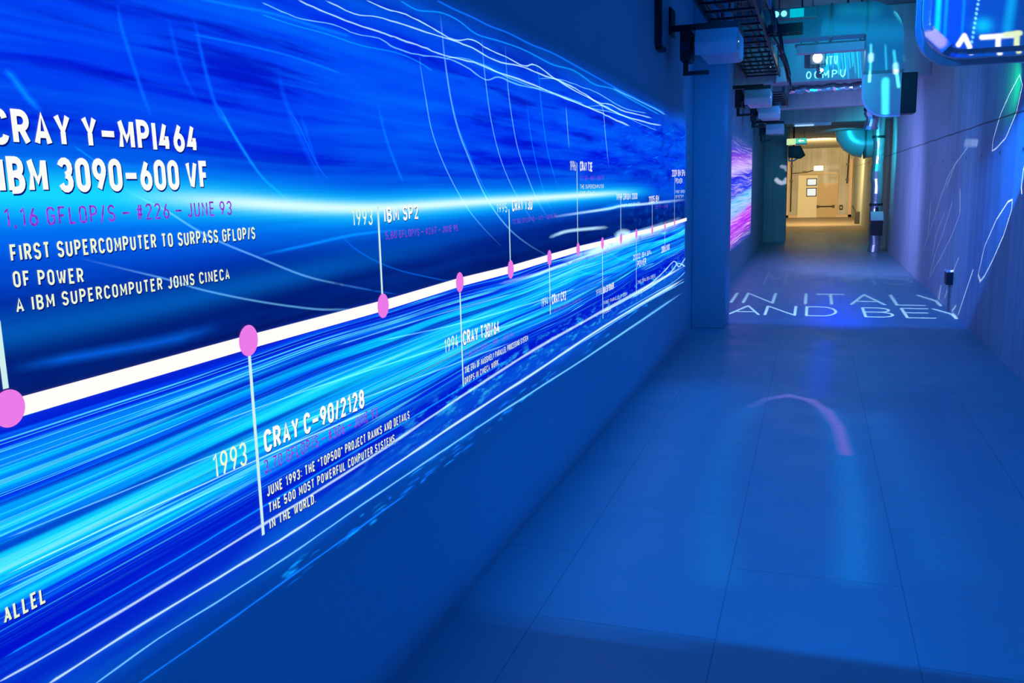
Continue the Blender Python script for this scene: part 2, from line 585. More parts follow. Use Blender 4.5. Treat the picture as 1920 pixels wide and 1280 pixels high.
# ------------------------------------------------------------------ the video murals on the left wall
def mural_material(name, ya, yb, za, zb, second=False):
    """picture of light streaming along the wall; a lit projection on painted plaster"""
    t = NT(name)
    p, x, Y, Z = t.pos()
    wob = t.math('MULTIPLY', t.math('SUBTRACT', t.noise(t.vec(t.math('MULTIPLY', Y, .45), t.math('MULTIPLY', Z, 1.6), 3.1), 1, 2), .5), .10)
    Zw = t.math('ADD', Z, wob)
    s1 = t.noise(t.vec(t.math('MULTIPLY', Y, .32), t.math('MULTIPLY', Zw, 26), 0.3), 1, 3, .6)
    s2 = t.noise(t.vec(t.math('MULTIPLY', Y, .5), t.math('MULTIPLY', Zw, 75), 7.0), 1, 3, .6)
    s3 = t.noise(t.vec(t.math('MULTIPLY', Y, 1.0), t.math('MULTIPLY', Zw, 14), 2.0), 1, 4, .6)
    mot = t.noise(t.vec(t.math('MULTIPLY', Y, 5), t.math('MULTIPLY', Z, 14), 5.0), 1, 4, .7)
    if not second:
        # lower stream
        s = t.math('ADD', t.math('MULTIPLY', s1, .62), t.math('MULTIPLY', s2, .38))
        lift = t.math('MULTIPLY', t.step(Z, .80, .93), t.step(Z, 1.17, 1.07))
        s = t.math('ADD', s, t.math('MULTIPLY', t.math('SUBTRACT', lift, .5), .19))
        low = t.ramp(s, [(.36, lin(0, 18, 185)), (.46, lin(0, 42, 232)), (.53, lin(0, 110, 248)), (.60, lin(0, 170, 255)),
                         (.68, lin(20, 225, 255)), (.78, lin(160, 250, 255))])
        th = t.noise(t.vec(t.math('MULTIPLY', Y, .22), t.math('MULTIPLY', Zw, 44), 11.0), 1, 2, .5)
        th = t.math('ABSOLUTE', t.math('SUBTRACT', th, .5))
        low = t.mix(t.math('MULTIPLY', t.step(th, .022, .004), t.step(s3, .36, .56, .15, .75)), low, lin(90, 235, 255))
        th2 = t.noise(t.vec(t.math('MULTIPLY', Y, .3), t.math('MULTIPLY', Zw, 38), 19.0), 1, 2, .5)
        low = t.mix(t.step(th2, .44, .34, 0, .8), low, lin(0, 20, 195))
        # upper sky
        zr = t.math('DIVIDE', t.math('SUBTRACT', Zw, 1.1), 1.1)
        up = t.ramp(zr, [(.06, lin(0, 14, 95)), (.15, lin(0, 20, 112)), (.21, lin(0, 30, 140)), (.26, lin(0, 58, 190)), (.30, lin(0, 80, 225)),
                         (.36, lin(0, 50, 225)), (.44, lin(0, 18, 215)), (.55, lin(0, 28, 240)), (.68, lin(0, 62, 246)), (.78, lin(0, 40, 228)), (.90, lin(0, 62, 225))])
        sm = t.math('MULTIPLY', t.math('SUBTRACT', t.math('ADD', t.math('MULTIPLY', s3, .6), t.math('MULTIPLY', s1, .4)), .42), 4.5, clamp=True)
        up = t.mix(t.math('MULTIPLY', sm, t.step(Z, 1.28, 1.6, .10, .8)), up, lin(0, 105, 252))
        dk = t.math('MULTIPLY', t.step(s3, .47, .32), t.step(Z, 1.45, 1.7, 0, .8))
        up = t.mix(dk, up, lin(0, 10, 190))
        # dark mottling towards the far end
        far = t.step(Y, 4.6, 7.6)
        up = t.mix(t.math('MULTIPLY', far, t.step(mot, .50, .72)), up, lin(0, 80, 200))
        up = t.mix(t.math('MULTIPLY', far, t.step(mot, .48, .30, 0, .8)), up, lin(0, 12, 150))
        # the horizontal flare
        zc = t.math('SUBTRACT', 1.515, t.math('MULTIPLY', t.step(Y, .9, 2.4), .062))
        dz = t.math('SUBTRACT', Z, zc)
        wn = t.math('ADD', .8, t.math('MULTIPLY', s1, .5))
        dz = t.math('DIVIDE', dz, wn)
        g = lambda w: t.math('EXPONENT', t.math('MULTIPLY', t.math('MULTIPLY', dz, dz), -1.0 / (w * w)))
        fade = t.step(Y, 7.2, 5.2)
        near = t.step(Y, 1.25, 1.75)
        halo = t.math('MULTIPLY', g(.065), fade)
        up = t.mix(t.math('MULTIPLY', halo, .75, clamp=True), up, lin(0, 150, 255))
        up = t.mix(t.math('MULTIPLY', g(.03), fade, clamp=True), up, lin(20, 215, 255))
        core = t.math('MULTIPLY', t.math('MULTIPLY', g(.013), near), t.step(Y, 6.4, 4.6))
        up = t.mix(core, up, lin(215, 255, 255))
        # thin ray below the flare, bending upward to the far end
        zc2 = t.math('ADD', 1.30, t.math('MULTIPLY', t.step(Y, 1.0, 3.6), .035))
        d2 = t.math('SUBTRACT', Zw, zc2)
        g2 = t.math('EXPONENT', t.math('MULTIPLY', t.math('MULTIPLY', d2, d2), -1.0 / (.03 * .03)))
        up = t.mix(t.math('MULTIPLY', g2, t.step(Y, 3.4, 1.5, 0, .32)), up, lin(0, 135, 240))
        col = t.mix(t.step(Zw, 1.165, 1.195), low, up)
        # indigo ground behind the thin lines near the bottom edge
        bot = t.step(Zw, .865, .81)
        col = t.mix(bot, col, t.mix(t.step(s1, .45, .7), lin(0, 10, 205), lin(0, 75, 220)))
        mist = t.math('MULTIPLY', t.step(Z, .79, .71), t.step(s3, .36, .72))
        col = t.mix(mist, col, lin(3, 104, 224))
        gl = t.noise(t.vec(t.math('MULTIPLY', Y, 6), t.math('MULTIPLY', Zw, 30), 9.0), 1, 4, .7)
        gm = t.math('MULTIPLY', t.step(Z, .66, .72), t.step(Z, .85, .77))
        gm = t.math('MULTIPLY', gm, t.step(Y, 1.6, 3.2))
        col = t.mix(t.math('MULTIPLY', gm, t.step(gl, .50, .66)), col, lin(40, 170, 245))
        edge = t.math('MULTIPLY', t.step(t.math('ADD', Z, t.math('MULTIPLY', t.math('SUBTRACT', s3, .5), .12)),   .55, .79), t.step(Z, zb - .02, zb - .26))
        edge = t.math('MULTIPLY', edge, t.step(Y, yb - .02, yb - .14))
        edge = t.math('MULTIPLY', edge, t.step(Y, ya, ya + .1))
    else:
        # the violet picture further along
        zz = t.math('ADD', Zw, t.math('MULTIPLY', t.math('SUBTRACT', 16.5, Y), .035))
        zr = t.math('DIVIDE', t.math('SUBTRACT', zz, .5), 1.9)
        s = t.math('ADD', t.math('MULTIPLY', s1, .5), t.math('MULTIPLY', s2, .5))
        base = t.ramp(zr, [(.02, lin(70, 30, 190)), (.10, lin(175, 20, 235)), (.24, lin(200, 70, 250)), (.30, lin(150, 190, 255)),
                           (.40, lin(120, 215, 255)), (.46, lin(40, 60, 235)), (.55, lin(50, 70, 240)), (.60, lin(35, 40, 230)), (.66, lin(210, 190, 255)),
                           (.72, lin(190, 140, 255)), (.78, lin(130, 40, 225)), (.88, lin(60, 30, 190)), (1, lin(40, 60, 180))])
        col = t.mix(t.step(s, .48, .66, 0, .85), base, lin(235, 215, 255))
        col = t.mix(t.step(s, .46, .33, 0, .8), col, lin(60, 10, 200))
        edge = t.math('MULTIPLY', t.step(Z, za, za + .2), t.step(t.math('ADD', Z, t.math('MULTIPLY', mot, .4)), zb + .15, zb - .35))
        edge = t.math('MULTIPLY', edge, t.math('MULTIPLY', t.step(Y, ya, ya + .2), t.step(Y, yb, yb - .1)))
    e = t.n('ShaderNodeEmission')
    t.link(t.mix(edge, (0, 0, 0, 1), col), e.inputs[0])
    e.inputs[1].default_value = 1.0
    d = t.n('ShaderNodeBsdfDiffuse')
    t.link(t.mix(t.step(edge, .55, 1.0), (.30, .46, .54, 1), (.06, .06, .06, 1)), d.inputs[0])
    a = t.n('ShaderNodeAddShader')
    t.link(e.outputs[0], a.inputs[0])
    t.link(d.outputs[0], a.inputs[1])
    return t.done(a.outputs[0])


def ray_mat(name, col, power=1.3, strength=1.0):
    t = NT(name)
    a = t.n('ShaderNodeAttribute', attribute_name='fall')
    e = t.n('ShaderNodeEmission')
    e.inputs[0].default_value = col
    tr = t.n('ShaderNodeBsdfTransparent')
    mx = t.n('ShaderNodeAddShader')
    t.link(t.math('MULTIPLY', t.math('POWER', a.outputs['Fac'], power, clamp=True), strength), e.inputs[1])
    t.link(tr.outputs[0], mx.inputs[0])
    t.link(e.outputs[0], mx.inputs[1])
    m = t.done(mx.outputs[0])
    m.cycles.emission_sampling = 'NONE'
    return m


E_WHITE = emit_mat('lettering_white', lin(250, 252, 250))
E_CREAM = emit_mat('lettering_cream', lin(236, 248, 214))
E_BAR = emit_mat('timeline_white', lin(255, 253, 250))
E_POST = emit_mat('marker_line_pale', lin(205, 240, 240))
E_MAG = emit_mat('lettering_violet', lin(165, 60, 235), 1, .1)
E_PINK = emit_mat('dot_pink', lin(236, 122, 232))
E_RAY = ray_mat('ray_pale_blue', lin(120, 205, 255), 1.2)
E_RAYB = ray_mat('ray_bright', lin(190, 240, 255), 1.0)
E_RAYS = ray_mat('ray_soft', lin(10, 120, 255), 1.6)
E_RAYC = ray_mat('ray_cyan', lin(10, 165, 255), 1.5)
E_RAYY = ray_mat('ray_yellowish', lin(205, 235, 225), 1.0)
E_SHADE = emit_mat('lettering_shadow', lin(0, 20, 120))

MX = XL + .006                                     # face of the picture


def flat(mb, quads_pts, lay):
    """adds ribbons given in wall (y, z) at a small relief"""
    n = len(quads_pts)
    vs = []
    for a, b in quads_pts:
        vs.append((MX + lay, a[0], a[1]))
        vs.append((MX + lay, b[0], b[1]))
    mb.add(vs, [(2 * i, 2 * i + 1, 2 * i + 3, 2 * i + 2) for i in range(n - 1)])


def ray_px(mb, pts, w, lay=.0006, sc=1.0, ox=0.0, oy=0.0, smooth=3, jag=0.0, op=1.0, fade=.12):
    """traced light ray: photo points (crop scale sc, offset ox oy) -> ribbon on the wall, w px wide"""
    P = [(ox + sc * a, oy + sc * b) for a, b in pts]
    # Catmull-Rom refinement
    Q = []
    for i in range(len(P) - 1):
        p0, p1, p2, p3 = P[max(i - 1, 0)], P[i], P[i + 1], P[min(i + 2, len(P) - 1)]
        for k in range(smooth):
            u = k / smooth
            f = lambda m: .5 * (2 * p1[m] + (p2[m] - p0[m]) * u + (2 * p0[m] - 5 * p1[m] + 4 * p2[m] - p3[m]) * u * u + (3 * p1[m] - p0[m] - 3 * p2[m] + p3[m]) * u ** 3)
            Q.append((f(0), f(1) + (random.uniform(-jag, jag) if jag else 0)))
    Q.append(P[-1])
    n = len(Q)
    ws = [w * (1 if 0 < i < n - 1 else .15) * (.75 + .5 * random.random() if jag else 1) for i in range(n)]
    rb = ribbon2d(Q, [k * 1.7 for k in ws])
    vs = []
    for i, (a, b) in enumerate(rb):
        for q in (a, ((a[0] + b[0]) / 2, (a[1] + b[1]) / 2), b):
            y, z = lw(*q)
            vs.append((MX + lay + .00004 * (len(mb.v) % 7), y, z))
        u = i / max(n - 1, 1)
        mb.fall += [0.0, op * min(1.0, u / fade, (1 - u) / fade), 0.0]
    mb.add(vs, [(3 * i + k, 3 * i + k + 1, 3 * i + k + 4, 3 * i + k + 3) for i in range(n - 1) for k in (0, 1)])


def caption(txt, bl, br, tl, mat, name, parent, t=.16, gw=.42, gap=.12, r=.24, lay=.0014, shade=False, space=.32):
    """a line of lettering on the wall from photo points: baseline left, baseline right, cap-top left"""
    y0, z0 = lw(*bl)
    y1, z1 = lw(*br)
    yt, zt = lw(*tl)
    h = max(zt - lw(tl[0], bl[1] + (br[1] - bl[1]) * (tl[0] - bl[0]) / (br[0] - bl[0]))[1], .004)
    st, w = text_strokes(txt, gw, t, gap, r, space)
    k = (y1 - y0) / w
    mb = MB()
    for s in st:
        rb = ribbon2d([(a * k / h, b) for a, b in s], t)
        flat(mb, [((y0 + a[0] * h, z0 + (z1 - z0) * a[0] * h / (y1 - y0) + a[1] * h),
                   (y0 + b[0] * h, z0 + (z1 - z0) * b[0] * h / (y1 - y0) + b[1] * h)) for a, b in rb], lay)
    o = mb.build(name, mat, parent, flip=False)
    if shade:
        mb = MB()
        d = .006
        for s in st:
            rb = ribbon2d([(a * k / h, b) for a, b in s], t + .03)
            flat(mb, [((y0 + a[0] * h + d * .3, z0 + (z1 - z0) * a[0] * h / (y1 - y0) + a[1] * h - d * .35),
                       (y0 + b[0] * h + d * .3, z0 + (z1 - z0) * b[0] * h / (y1 - y0) + b[1] * h - d * .35)) for a, b in rb], lay - .0004)
        mb.build('lettering_shadow', E_SHADE, o, flip=False)
    return o


MYA, MYB, MZA, MZB = -2.3, 8.78, .52, 2.2
mural = thing('video_mural', 'long blue light mural with supercomputer timeline projected along the left wall', 'mural', (XL, 3.2, MZA))
MB().box((XL + .0005, MYA, MZA), (MX, MYB, MZB)).build('picture', mural_material('blue_light_picture', MYA, MYB, MZA, MZB), mural)

S8 = dict(sc=.427, ox=480, oy=0)
rb_ = MB(); rp_ = MB(); rs_ = MB(); rc_ = MB(); ry_ = MB()
TOPS = [
    (rb_, 2.6, [(170, 0), (270, 45), (420, 105), (560, 150), (630, 175), (720, 205), (820, 245), (950, 275), (1060, 320), (1180, 360), (1300, 410), (1400, 450), (1500, 490), (1560, 520), (1640, 555)]),
    (rb_, 2.2, [(290, 0), (420, 60), (520, 75), (640, 110), (760, 150), (860, 180), (940, 210), (1040, 265), (1150, 290), (1240, 325), (1350, 365), (1440, 415), (1510, 460), (1590, 500), (1700, 535), (1780, 550)]),
    (rb_, 2.0, [(470, 0), (560, 40), (650, 65), (760, 120), (860, 175), (940, 175), (1010, 215), (1090, 250), (1170, 290), (1220, 285), (1300, 340), (1380, 390), (1500, 450), (1540, 455), (1620, 490), (1740, 520)]),
    (rc_, 3.0, [(620, 0), (700, 45), (800, 55), (880, 90), (960, 150), (1060, 180), (1160, 215), (1230, 250), (1300, 285), (1390, 310), (1480, 370), (1560, 390), (1650, 440), (1780, 510)]),
    (rs_, 4.0, [(780, 0), (860, 40), (940, 75), (1020, 115), (1100, 145), (1200, 195), (1300, 235), (1400, 290), (1500, 345), (1600, 400), (1700, 450), (1800, 500)]),
    (rp_, 2.4, [(10, 10), (100, 50), (190, 85), (330, 110), (430, 150), (530, 170), (600, 210), (700, 240), (820, 255), (910, 290), (1000, 350), (1060, 340), (1150, 375), (1240, 390), (1330, 420), (1440, 460)]),
    (rc_, 3.0, [(0, 60), (150, 110), (300, 150), (450, 200), (600, 230), (700, 270), (770, 315)]),
    (rp_, 1.6, [(820, 255), (900, 255), (1000, 290), (1080, 330), (1200, 380), (1320, 420), (1450, 470), (1560, 495), (1680, 530)]),
    (rp_, 1.4, [(1230, 345), (1330, 350), (1420, 380), (1500, 410), (1600, 470), (1720, 500)]),
    (rp_, 1.4, [(1440, 470), (1520, 465), (1600, 505), (1690, 545), (1760, 575)]),
    (rp_, 1.3, [(1560, 385), (1640, 425), (1720, 465), (1800, 505)]),
    (rs_, 7.0, [(-280, -10), (-120, 25), (60, 60), (230, 110), (420, 165)]),
    (rs_, 5.0, [(-300, 150), (-100, 190), (150, 250), (380, 330)]),
]
for mb_, w_, pts_ in TOPS:
    ray_px(mb_, pts_, w_ * .85, smooth=4, jag=.7 if w_ < 3 else 0, op=.95 if w_ < 3 else .7, fade=.02, **S8)
for w_, pts_, mb_ in [
    (1.6, [(710, 240), (715, 300), (735, 420), (760, 560), (800, 680), (850, 790), (900, 880), (940, 940), (1000, 1010), (1080, 1090)], rp_),
    (2.4, [(800, 55), (810, 150), (820, 250), (845, 420), (880, 570), (930, 700), (980, 820), (1030, 910), (1110, 1010), (1200, 1080), (1290, 1130)], rp_),
    (1.4, [(845, 420), (885, 570), (938, 700), (990, 815), (1045, 900), (1130, 990)], rc_),
    (1.4, [(985, 160), (990, 250), (1000, 350), (1020, 500), (1050, 640), (1090, 760), (1150, 880), (1230, 1000)], rp_),
    (1.4, [(1088, 190), (1095, 330), (1110, 470), (1140, 640), (1180, 760), (1230, 880), (1290, 980)], rp_),
    (1.1, [(1185, 420), (1190, 520), (1210, 650), (1240, 780), (1280, 900), (1350, 1000)], rc_),
    (1.2, [(1210, 230), (1235, 330), (1245, 450), (1270, 640), (1300, 760), (1330, 850)], rc_),
    (1.2, [(1355, 460), (1362, 560), (1370, 660)], rp_),
    (1.2, [(1505, 450), (1520, 490), (1530, 600), (1545, 740)], rp_),
    (5, [(80, 240), (100, 380), (140, 500), (200, 640), (250, 740), (290, 830)], rs_),
    (3, [(180, 480), (230, 640), (270, 750)], rs_),
    (2.5, [(520, 420), (560, 600), (620, 760), (640, 800)], rc_),
    (4, [(-400, 60), (-370, 200), (-330, 330), (-250, 480)], rs_),
]:
    ray_px(mb_, pts_, w_ * (1 if w_ < 2.5 else 2), smooth=4, op=.75 if w_ < 2.5 else .4, fade=.25, **S8)
for w_, pts_, mb_ in [
    (8, [(0, 128), (18, 146), (45, 182), (75, 215)], rc_),
    (5, [(215, 0), (220, 43), (237, 100), (265, 185), (280, 225)], rs_),
    (5, [(355, 28), (362, 50), (375, 112), (400, 200), (425, 238), (450, 280), (475, 318), (500, 345)], rs_),
    (3, [(395, 187), (412, 212), (433, 252), (481, 325), (515, 358), (585, 420)], rc_),
    (2.5, [(130, 272), (160, 293), (190, 315)], rc_),
    (2.4, [(223, 352), (260, 372), (310, 397), (357, 427), (412, 455), (481, 483), (567, 517), (640, 534), (700, 545)], rp_),
    (2.4, [(137, 482), (240, 507), (310, 524), (378, 544), (481, 565), (584, 579), (640, 580), (690, 583)], rp_),
    (2, [(530, 195), (556, 236), (591, 310), (618, 345)], rs_),
    (2, [(620, 415), (656, 462), (728, 501), (817, 523), (855, 528)], rs_),
    (2, [(620, 530), (692, 544), (746, 552)], rs_),
    (14, [(0, 690), (160, 665), (300, 640), (420, 610)], rs_),
    (4, [(470, 480), (560, 462), (660, 440), (760, 430)], rc_),
    (4, [(0, 205), (0, 206)], rs_),
    # feathers of light right of the flare
    (4, [(1030, 407), (1085, 399), (1140, 391), (1162, 386), (1200, 383), (1240, 379), (1286, 374)], rb_),
    (5, [(1025, 446), (1058, 434), (1100, 429), (1140, 426)], rb_),
    (7, [(1120, 393), (1162, 385), (1205, 382)], rc_),
    # the bright second strand under the timeline
    (5, [(930, 533), (1000, 515), (1040, 501), (1080, 488), (1115, 472), (1150, 456)], rb_),
    (14, [(1050, 489), (1110, 470), (1140, 459), (1180, 446), (1230, 431), (1286, 413)], rb_),
    (16, [(1090, 478), (1130, 464), (1165, 452), (1200, 442)], rb_),
    (10, [(1150, 446), (1166, 436), (1180, 440)], rb_),
    (4, [(880, 548), (960, 533), (1030, 512)], rc_),
    (3, [(1060, 500), (1100, 513), (1150, 510), (1180, 500)], rc_),
    (2, [(1135, 470), (1160, 485), (1200, 490)], rc_),
]:
    ray_px(mb_, pts_, w_ * (1 if mb_ is rb_ else 1.5), smooth=4, op=.95 if mb_ is rb_ else .6, fade=.25, **({'lay': .0009} if mb_ is rb_ else {}))
# thin bright lines along the bottom of the picture
for w_, pts_, mb_ in [
    (3.6, [(-20, 1283), (120, 1205), (300, 1097), (485, 985), (600, 914), (720, 838), (863, 742), (1000, 655), (1130, 582), (1285, 497)], ry_),
    (3.2, [(70, 1290), (230, 1188), (400, 1085), (520, 1012), (640, 935), (760, 855), (880, 775), (1000, 698), (1130, 612), (1284, 521)], ry_),
    (2.6, [(-10, 1238), (180, 1130), (320, 1050), (440, 978), (600, 882), (740, 800), (863, 726), (960, 668)], rc_),
    (2.6, [(160, 1290), (290, 1197), (430, 1110), (560, 1025), (680, 942), (800, 862), (960, 757), (1100, 668), (1284, 545)], rp_),
    (3.0, [(240, 1290), (400, 1180), (520, 1095), (640, 1010), (770, 917)], rs_),
    (2.0, [(700, 640), (860, 606), (1000, 566), (1080, 540)], rp_),
    (2.2, [(380, 800), (560, 735), (700, 690), (860, 640), (1000, 592)], rp_),
    (2.2, [(0, 1010), (200, 930), (400, 850), (640, 760), (800, 700), (960, 640)], rp_),
    (2.2, [(0, 1078), (200, 985), (380, 905), (520, 842), (700, 765)], rb_),
    (2.0, [(0, 1100), (140, 1038), (330, 948), (470, 884)], rp_),
    (1.8, [(620, 650), (760, 606), (880, 572), (960, 550)], rp_),
    (1.6, [(1120, 590), (1200, 545), (1240, 512), (1262, 490), (1272, 500), (1284, 482)], rb_),
    (1.8, [(1180, 560), (1230, 530), (1256, 510), (1270, 494), (1284, 500)], rb_),
    (1.4, [(1150, 592), (1220, 552), (1260, 530), (1285, 508)], rp_),
    (1.4, [(1080, 648), (1180, 585), (1250, 545), (1284, 526)], rp_),
]:
    ray_px(mb_, pts_, w_, smooth=4, lay=.0009, jag=.35, fade=.02, op=.9)
# short sparks in the mist under the lines
for i in range(95):
    u = random.random()
    X_ = 520 + u * 740
    Y_ = 1085 - u * 560 + random.uniform(-8, 22) * (1.5 - u)
    L_ = random.uniform(8, 34) * (1.2 - .6 * u)
    ray_px(random.choice((rs_, rs_, rc_)), [(X_, Y_), (X_ + L_ * .5, Y_ - L_ * .42), (X_ + L_, Y_ - L_ * .72)], random.uniform(1.5, 5) * (1.2 - .6 * u), smooth=3, op=random.uniform(.25, .9), fade=.4)
for i in range(90):      # fine strokes at the far end of the upper picture
    X_ = random.uniform(1100, 1280)
    Y_ = random.uniform(235, 345) - (1280 - X_) * .12
    L_ = random.uniform(5, 16)
    ray_px(random.choice((rs_, rs_, rc_)), [(X_, Y_), (X_ + L_ * .5, Y_ - random.uniform(0, 3)), (X_ + L_, Y_ - random.uniform(1, 6))], random.uniform(.8, 1.6), smooth=2, op=random.uniform(.3, .8), fade=.4)
for nm_, mb_, mt_ in (('bright_rays', rb_, E_RAYB), ('pale_rays', rp_, E_RAY), ('soft_rays', rs_, E_RAYS), ('cyan_rays', rc_, E_RAYC), ('white_bottom_rays', ry_, E_RAYY)):
    o_ = mb_.build(nm_, mt_, mural, flip=False)
    o_['kind'] = 'stuff'

# timeline bar
barpts = [(-30, 780), (20, 765), (460, 641), (713, 573), (858, 529), (954, 505), (1027, 483), (1081, 467), (1127, 456), (1162, 447), (1191, 438), (1221, 431), (1286, 411)]
barpts = [(lw(*q)[0], lw(*q)[1]) for q in barpts]
bar_ = MB()
flat(bar_, ribbon2d(barpts, .031), .0018)
bar_.build('timeline_bar', E_BAR, mural, flip=False)


def marker(dot, r, line, items):
    y, z = lw(*dot)
    rad = abs(lw(dot[0], dot[1] - r)[1] - z)
    mb = MB()
    vs = [(MX + .0026, y + rad * math.cos(2 * PI * k / 40), z + rad * math.sin(2 * PI * k / 40)) for k in range(40)]
    mb.add(vs, [tuple(range(40))])
    d = mb.build('timeline_dot', E_PINK, mural, flip=False)
    if line:
        l = MB()
        a, b = lw(*line[0]), lw(*line[1])
        a = (y, a[1])
        flat(l, ribbon2d([a, (a[0], b[1])], max(.0105, .0105)), .0016)
        l.build('marker_line', E_POST, d, flip=False)
    for kind, txt, bl, br, tl in items:
        if kind == 'year':
            caption(txt, bl, br, tl, E_CREAM, 'year_lettering', d, t=.11, gw=.42)
        elif kind == 'title':
            caption(txt, bl, br, tl, E_WHITE, 'title_lettering', d, t=.19, gw=.50, gap=.06, space=.24, shade=dot[0] < 1000)
        elif kind == 'fig':
            caption(txt, bl, br, tl, E_MAG, 'figures_lettering', d, t=.12, gw=.52, gap=.2)
        else:
            caption(txt, bl, br, tl, E_CREAM, 'note_lettering', d, t=.16, gw=.46, shade=dot[0] < 700)
    return d


marker((9, 765), 36, ((4, 728), (-3, 600)), [
    ('title', 'CRAY Y-MP|464', (-24, 271), (368, 287), (26, 205)),
    ('title', 'IBM 3090-600 VF', (-7, 364), (388, 355), (12, 293)),
    ('fig', '1,16 GFLOP/S - #226 - JUNE 93', (3, 427), (430, 403), (3, 390)),
    ('note', 'FIRST SUPERCOMPUTER TO SURPASS GFLOP/S', (14, 491), (474, 448), (14, 458)),
    ('note', 'OF POWER', (19, 539), (152, 530), (19, 508)),
    ('note', 'A IBM SUPERCOMPUTER JOINS CINECA', (24, 587), (426, 523.5), (24, 558)),
    ('note', 'ALLEL', (1, 1169), (81, 1127), (2, 1136)),
])
marker((460, 638), 29.5, ((461, 664), (484, 1005)), [
    ('year', '1993', (396, 898), (459, 870), (396, 850)),
    ('title', 'CRAY C-90/2128', (491, 850), (680, 763), (491, 806)),
    ('fig', '3,70 GFLOP/S - #306 - JUNE 93', (491, 888), (704, 781), (491, 862)),
    ('note', 'JUNE 1993: THE "TOP500" PROJECT RANKS AND DETAILS', (496, 931), (764, 784), (496, 910)),
    ('note', 'THE 500 MOST POWERFUL COMPUTER SYSTEMS', (499, 962), (736, 828), (499, 942)),
    ('note', 'IN THE WORLD.', (501, 992), (588, 941), (501, 972)),
])
marker((713.5, 573), 23, ((712, 552), (705, 386)), [
    ('year', '1993', (656, 424), (695, 421.5), (656, 391)),
    ('title', 'IBM SP2', (716, 418.5), (782, 410.5), (716, 388)),
    ('fig', '5,80 GFLOP/S - #267 - JUNE 95', (719, 449), (855, 433), (719, 434)),
])
marker((858, 529), 19, ((860, 548), (863, 725)), [
    ('year', '1994', (830, 663), (856, 650), (830, 636)),
    ('title', 'CRAY T3D/64', (865, 648), (934, 624), (865, 620)),
    ('fig', '9,60 GFLOP/S - #85 - JUNE 94', (868, 671), (960, 630), (868, 660)),
    ('note', 'THE ERA OF MASSIVELY PARALLEL PROCESSING SYSTEM', (868, 701), (987, 638), (868, 688)),
    ('note', 'DROPS IN CINECA WORK.', (868, 720.5), (933, 683), (868, 708)),
])
marker((954, 505), 17.5, ((954, 488), (953, 392)), [
    ('year', '1995', (928, 399), (948, 398), (928, 381)),
    ('title', 'CRAY T3D', (957, 397), (995.5, 393), (957, 374)),
    ('fig', '12,80 GFLOP/S - #71 - JUNE 95', (958, 420), (1041, 408), (958, 411)),
])
marker((1027, 483), 14.5, ((1027, 497), (1028, 590)), [
    ('year', '1994', (1012, 577), (1025, 571), (1012, 560)),
    ('title', 'CRAY C92', (1032, 571), (1059, 562), (1032, 552)),
    ('fig', '1,80 GFLOP/S - JUNE 96', (1032, 588), (1087, 564), (1032, 581)),
])
marker((1081, 467), 12.5, ((1081, 455), (1081, 305)), [
    ('year', '1996', (1066, 320), (1077, 320.5), (1066, 301)),
    ('title', 'CRAY T3E', (1085, 321), (1108.5, 322), (1085, 302)),
    ('fig', '77,7 GF - #42 - JUNE 97', (1085, 339), (1130, 337), (1085, 330)),
    ('note', 'THE SUPERCOMPUTER', (1085, 354), (1130, 353), (1085, 346)),
    ('note', 'FOR ITALY', (1085, 366), (1112, 364), (1085, 359)),
])
marker((1127, 456), 11.5, ((1127, 467), (1128, 597)), [
    ('year', '1998', (1115, 555), (1126, 550), (1115, 544)),
    ('title', 'IBM SP POWER', (1128.5, 551), (1149, 541), (1128.5, 538)),
    ('note', 'FIRST PARALLEL SYSTEM', (1130, 572), (1174, 553), (1130, 565)),
    ('note', 'IN CINECA', (1130, 589), (1143, 582), (1130, 583)),
])
marker((1162, 447), 10.5, ((1162, 437), (1162, 366)), [
    ('title', '1999 ORIGIN 2000', (1153, 376), (1193.5, 373), (1153, 363)),
    ('note', 'FOR SCIENCE', (1163, 389), (1198, 384), (1163, 383)),
])
marker((1191, 438), 9.5, ((1191, 447), (1191, 552)), [
    ('title', '2002 IBM SP4', (1185, 488), (1220, 477), (1185, 478)),
    ('title', 'POWER', (1193, 502), (1210, 495), (1193, 489)),
    ('note', 'THE TERA ERA OPENS', (1193.5, 533), (1227, 520), (1193.5, 526)),
    ('note', 'IN CINECA', (1193.5, 552.5), (1213, 542.6), (1193.5, 546)),
])
marker((1221, 431), 9, ((1221, 422), (1221, 378)), [
    ('title', '2005 IBM', (1214.5, 381.5), (1234, 378), (1214.5, 368)),
    ('fig', '2,2 TF - JUNE', (1226, 392), (1251, 388), (1226, 386)),
])
marker((1245, 425), 8, ((1245, 433), (1245, 466)), [
    ('title', '2006 LINUX', (1238.5, 475), (1254, 468), (1238.5, 462)),
])
marker((1263, 418), 8, ((1263, 410), (1263, 330)), [
    ('title', '2009 IBM SP6', (1258, 331.5), (1283, 330), (1258, 318)),
    ('title', 'POWER', (1265, 344), (1278, 344), (1265, 334)),
    ('note', 'FIRST GREEN', (1265, 362.5), (1283, 361), (1265, 357)),
    ('note', 'SYSTEM', (1265, 371.5), (1280.5, 370), (1265, 366)),
])

M2A, M2B = 10.6, 18.4
mural2 = thing('video_mural', 'violet and pink light mural on left wall seen past the wide pillar', 'mural', (XL, 14, .42))
MB().box((XL + .0005, M2A, .42), (MX, M2B, 2.35)).build('picture', mural_material('violet_light_picture', M2A, M2B, .42, 2.35, True), mural2)

# ------------------------------------------------------------------ beams and ceiling services
for y_, zb_, zt_ in ((14.0, 2.92, ZC), (17.2, 2.79, ZC), (20.2, 2.70, ZC)):
    struct(MB().box((XL, y_, zb_), (XR, y_ + .35, zt_)).build('ceiling_beam', M_CONC, bevel=.01))

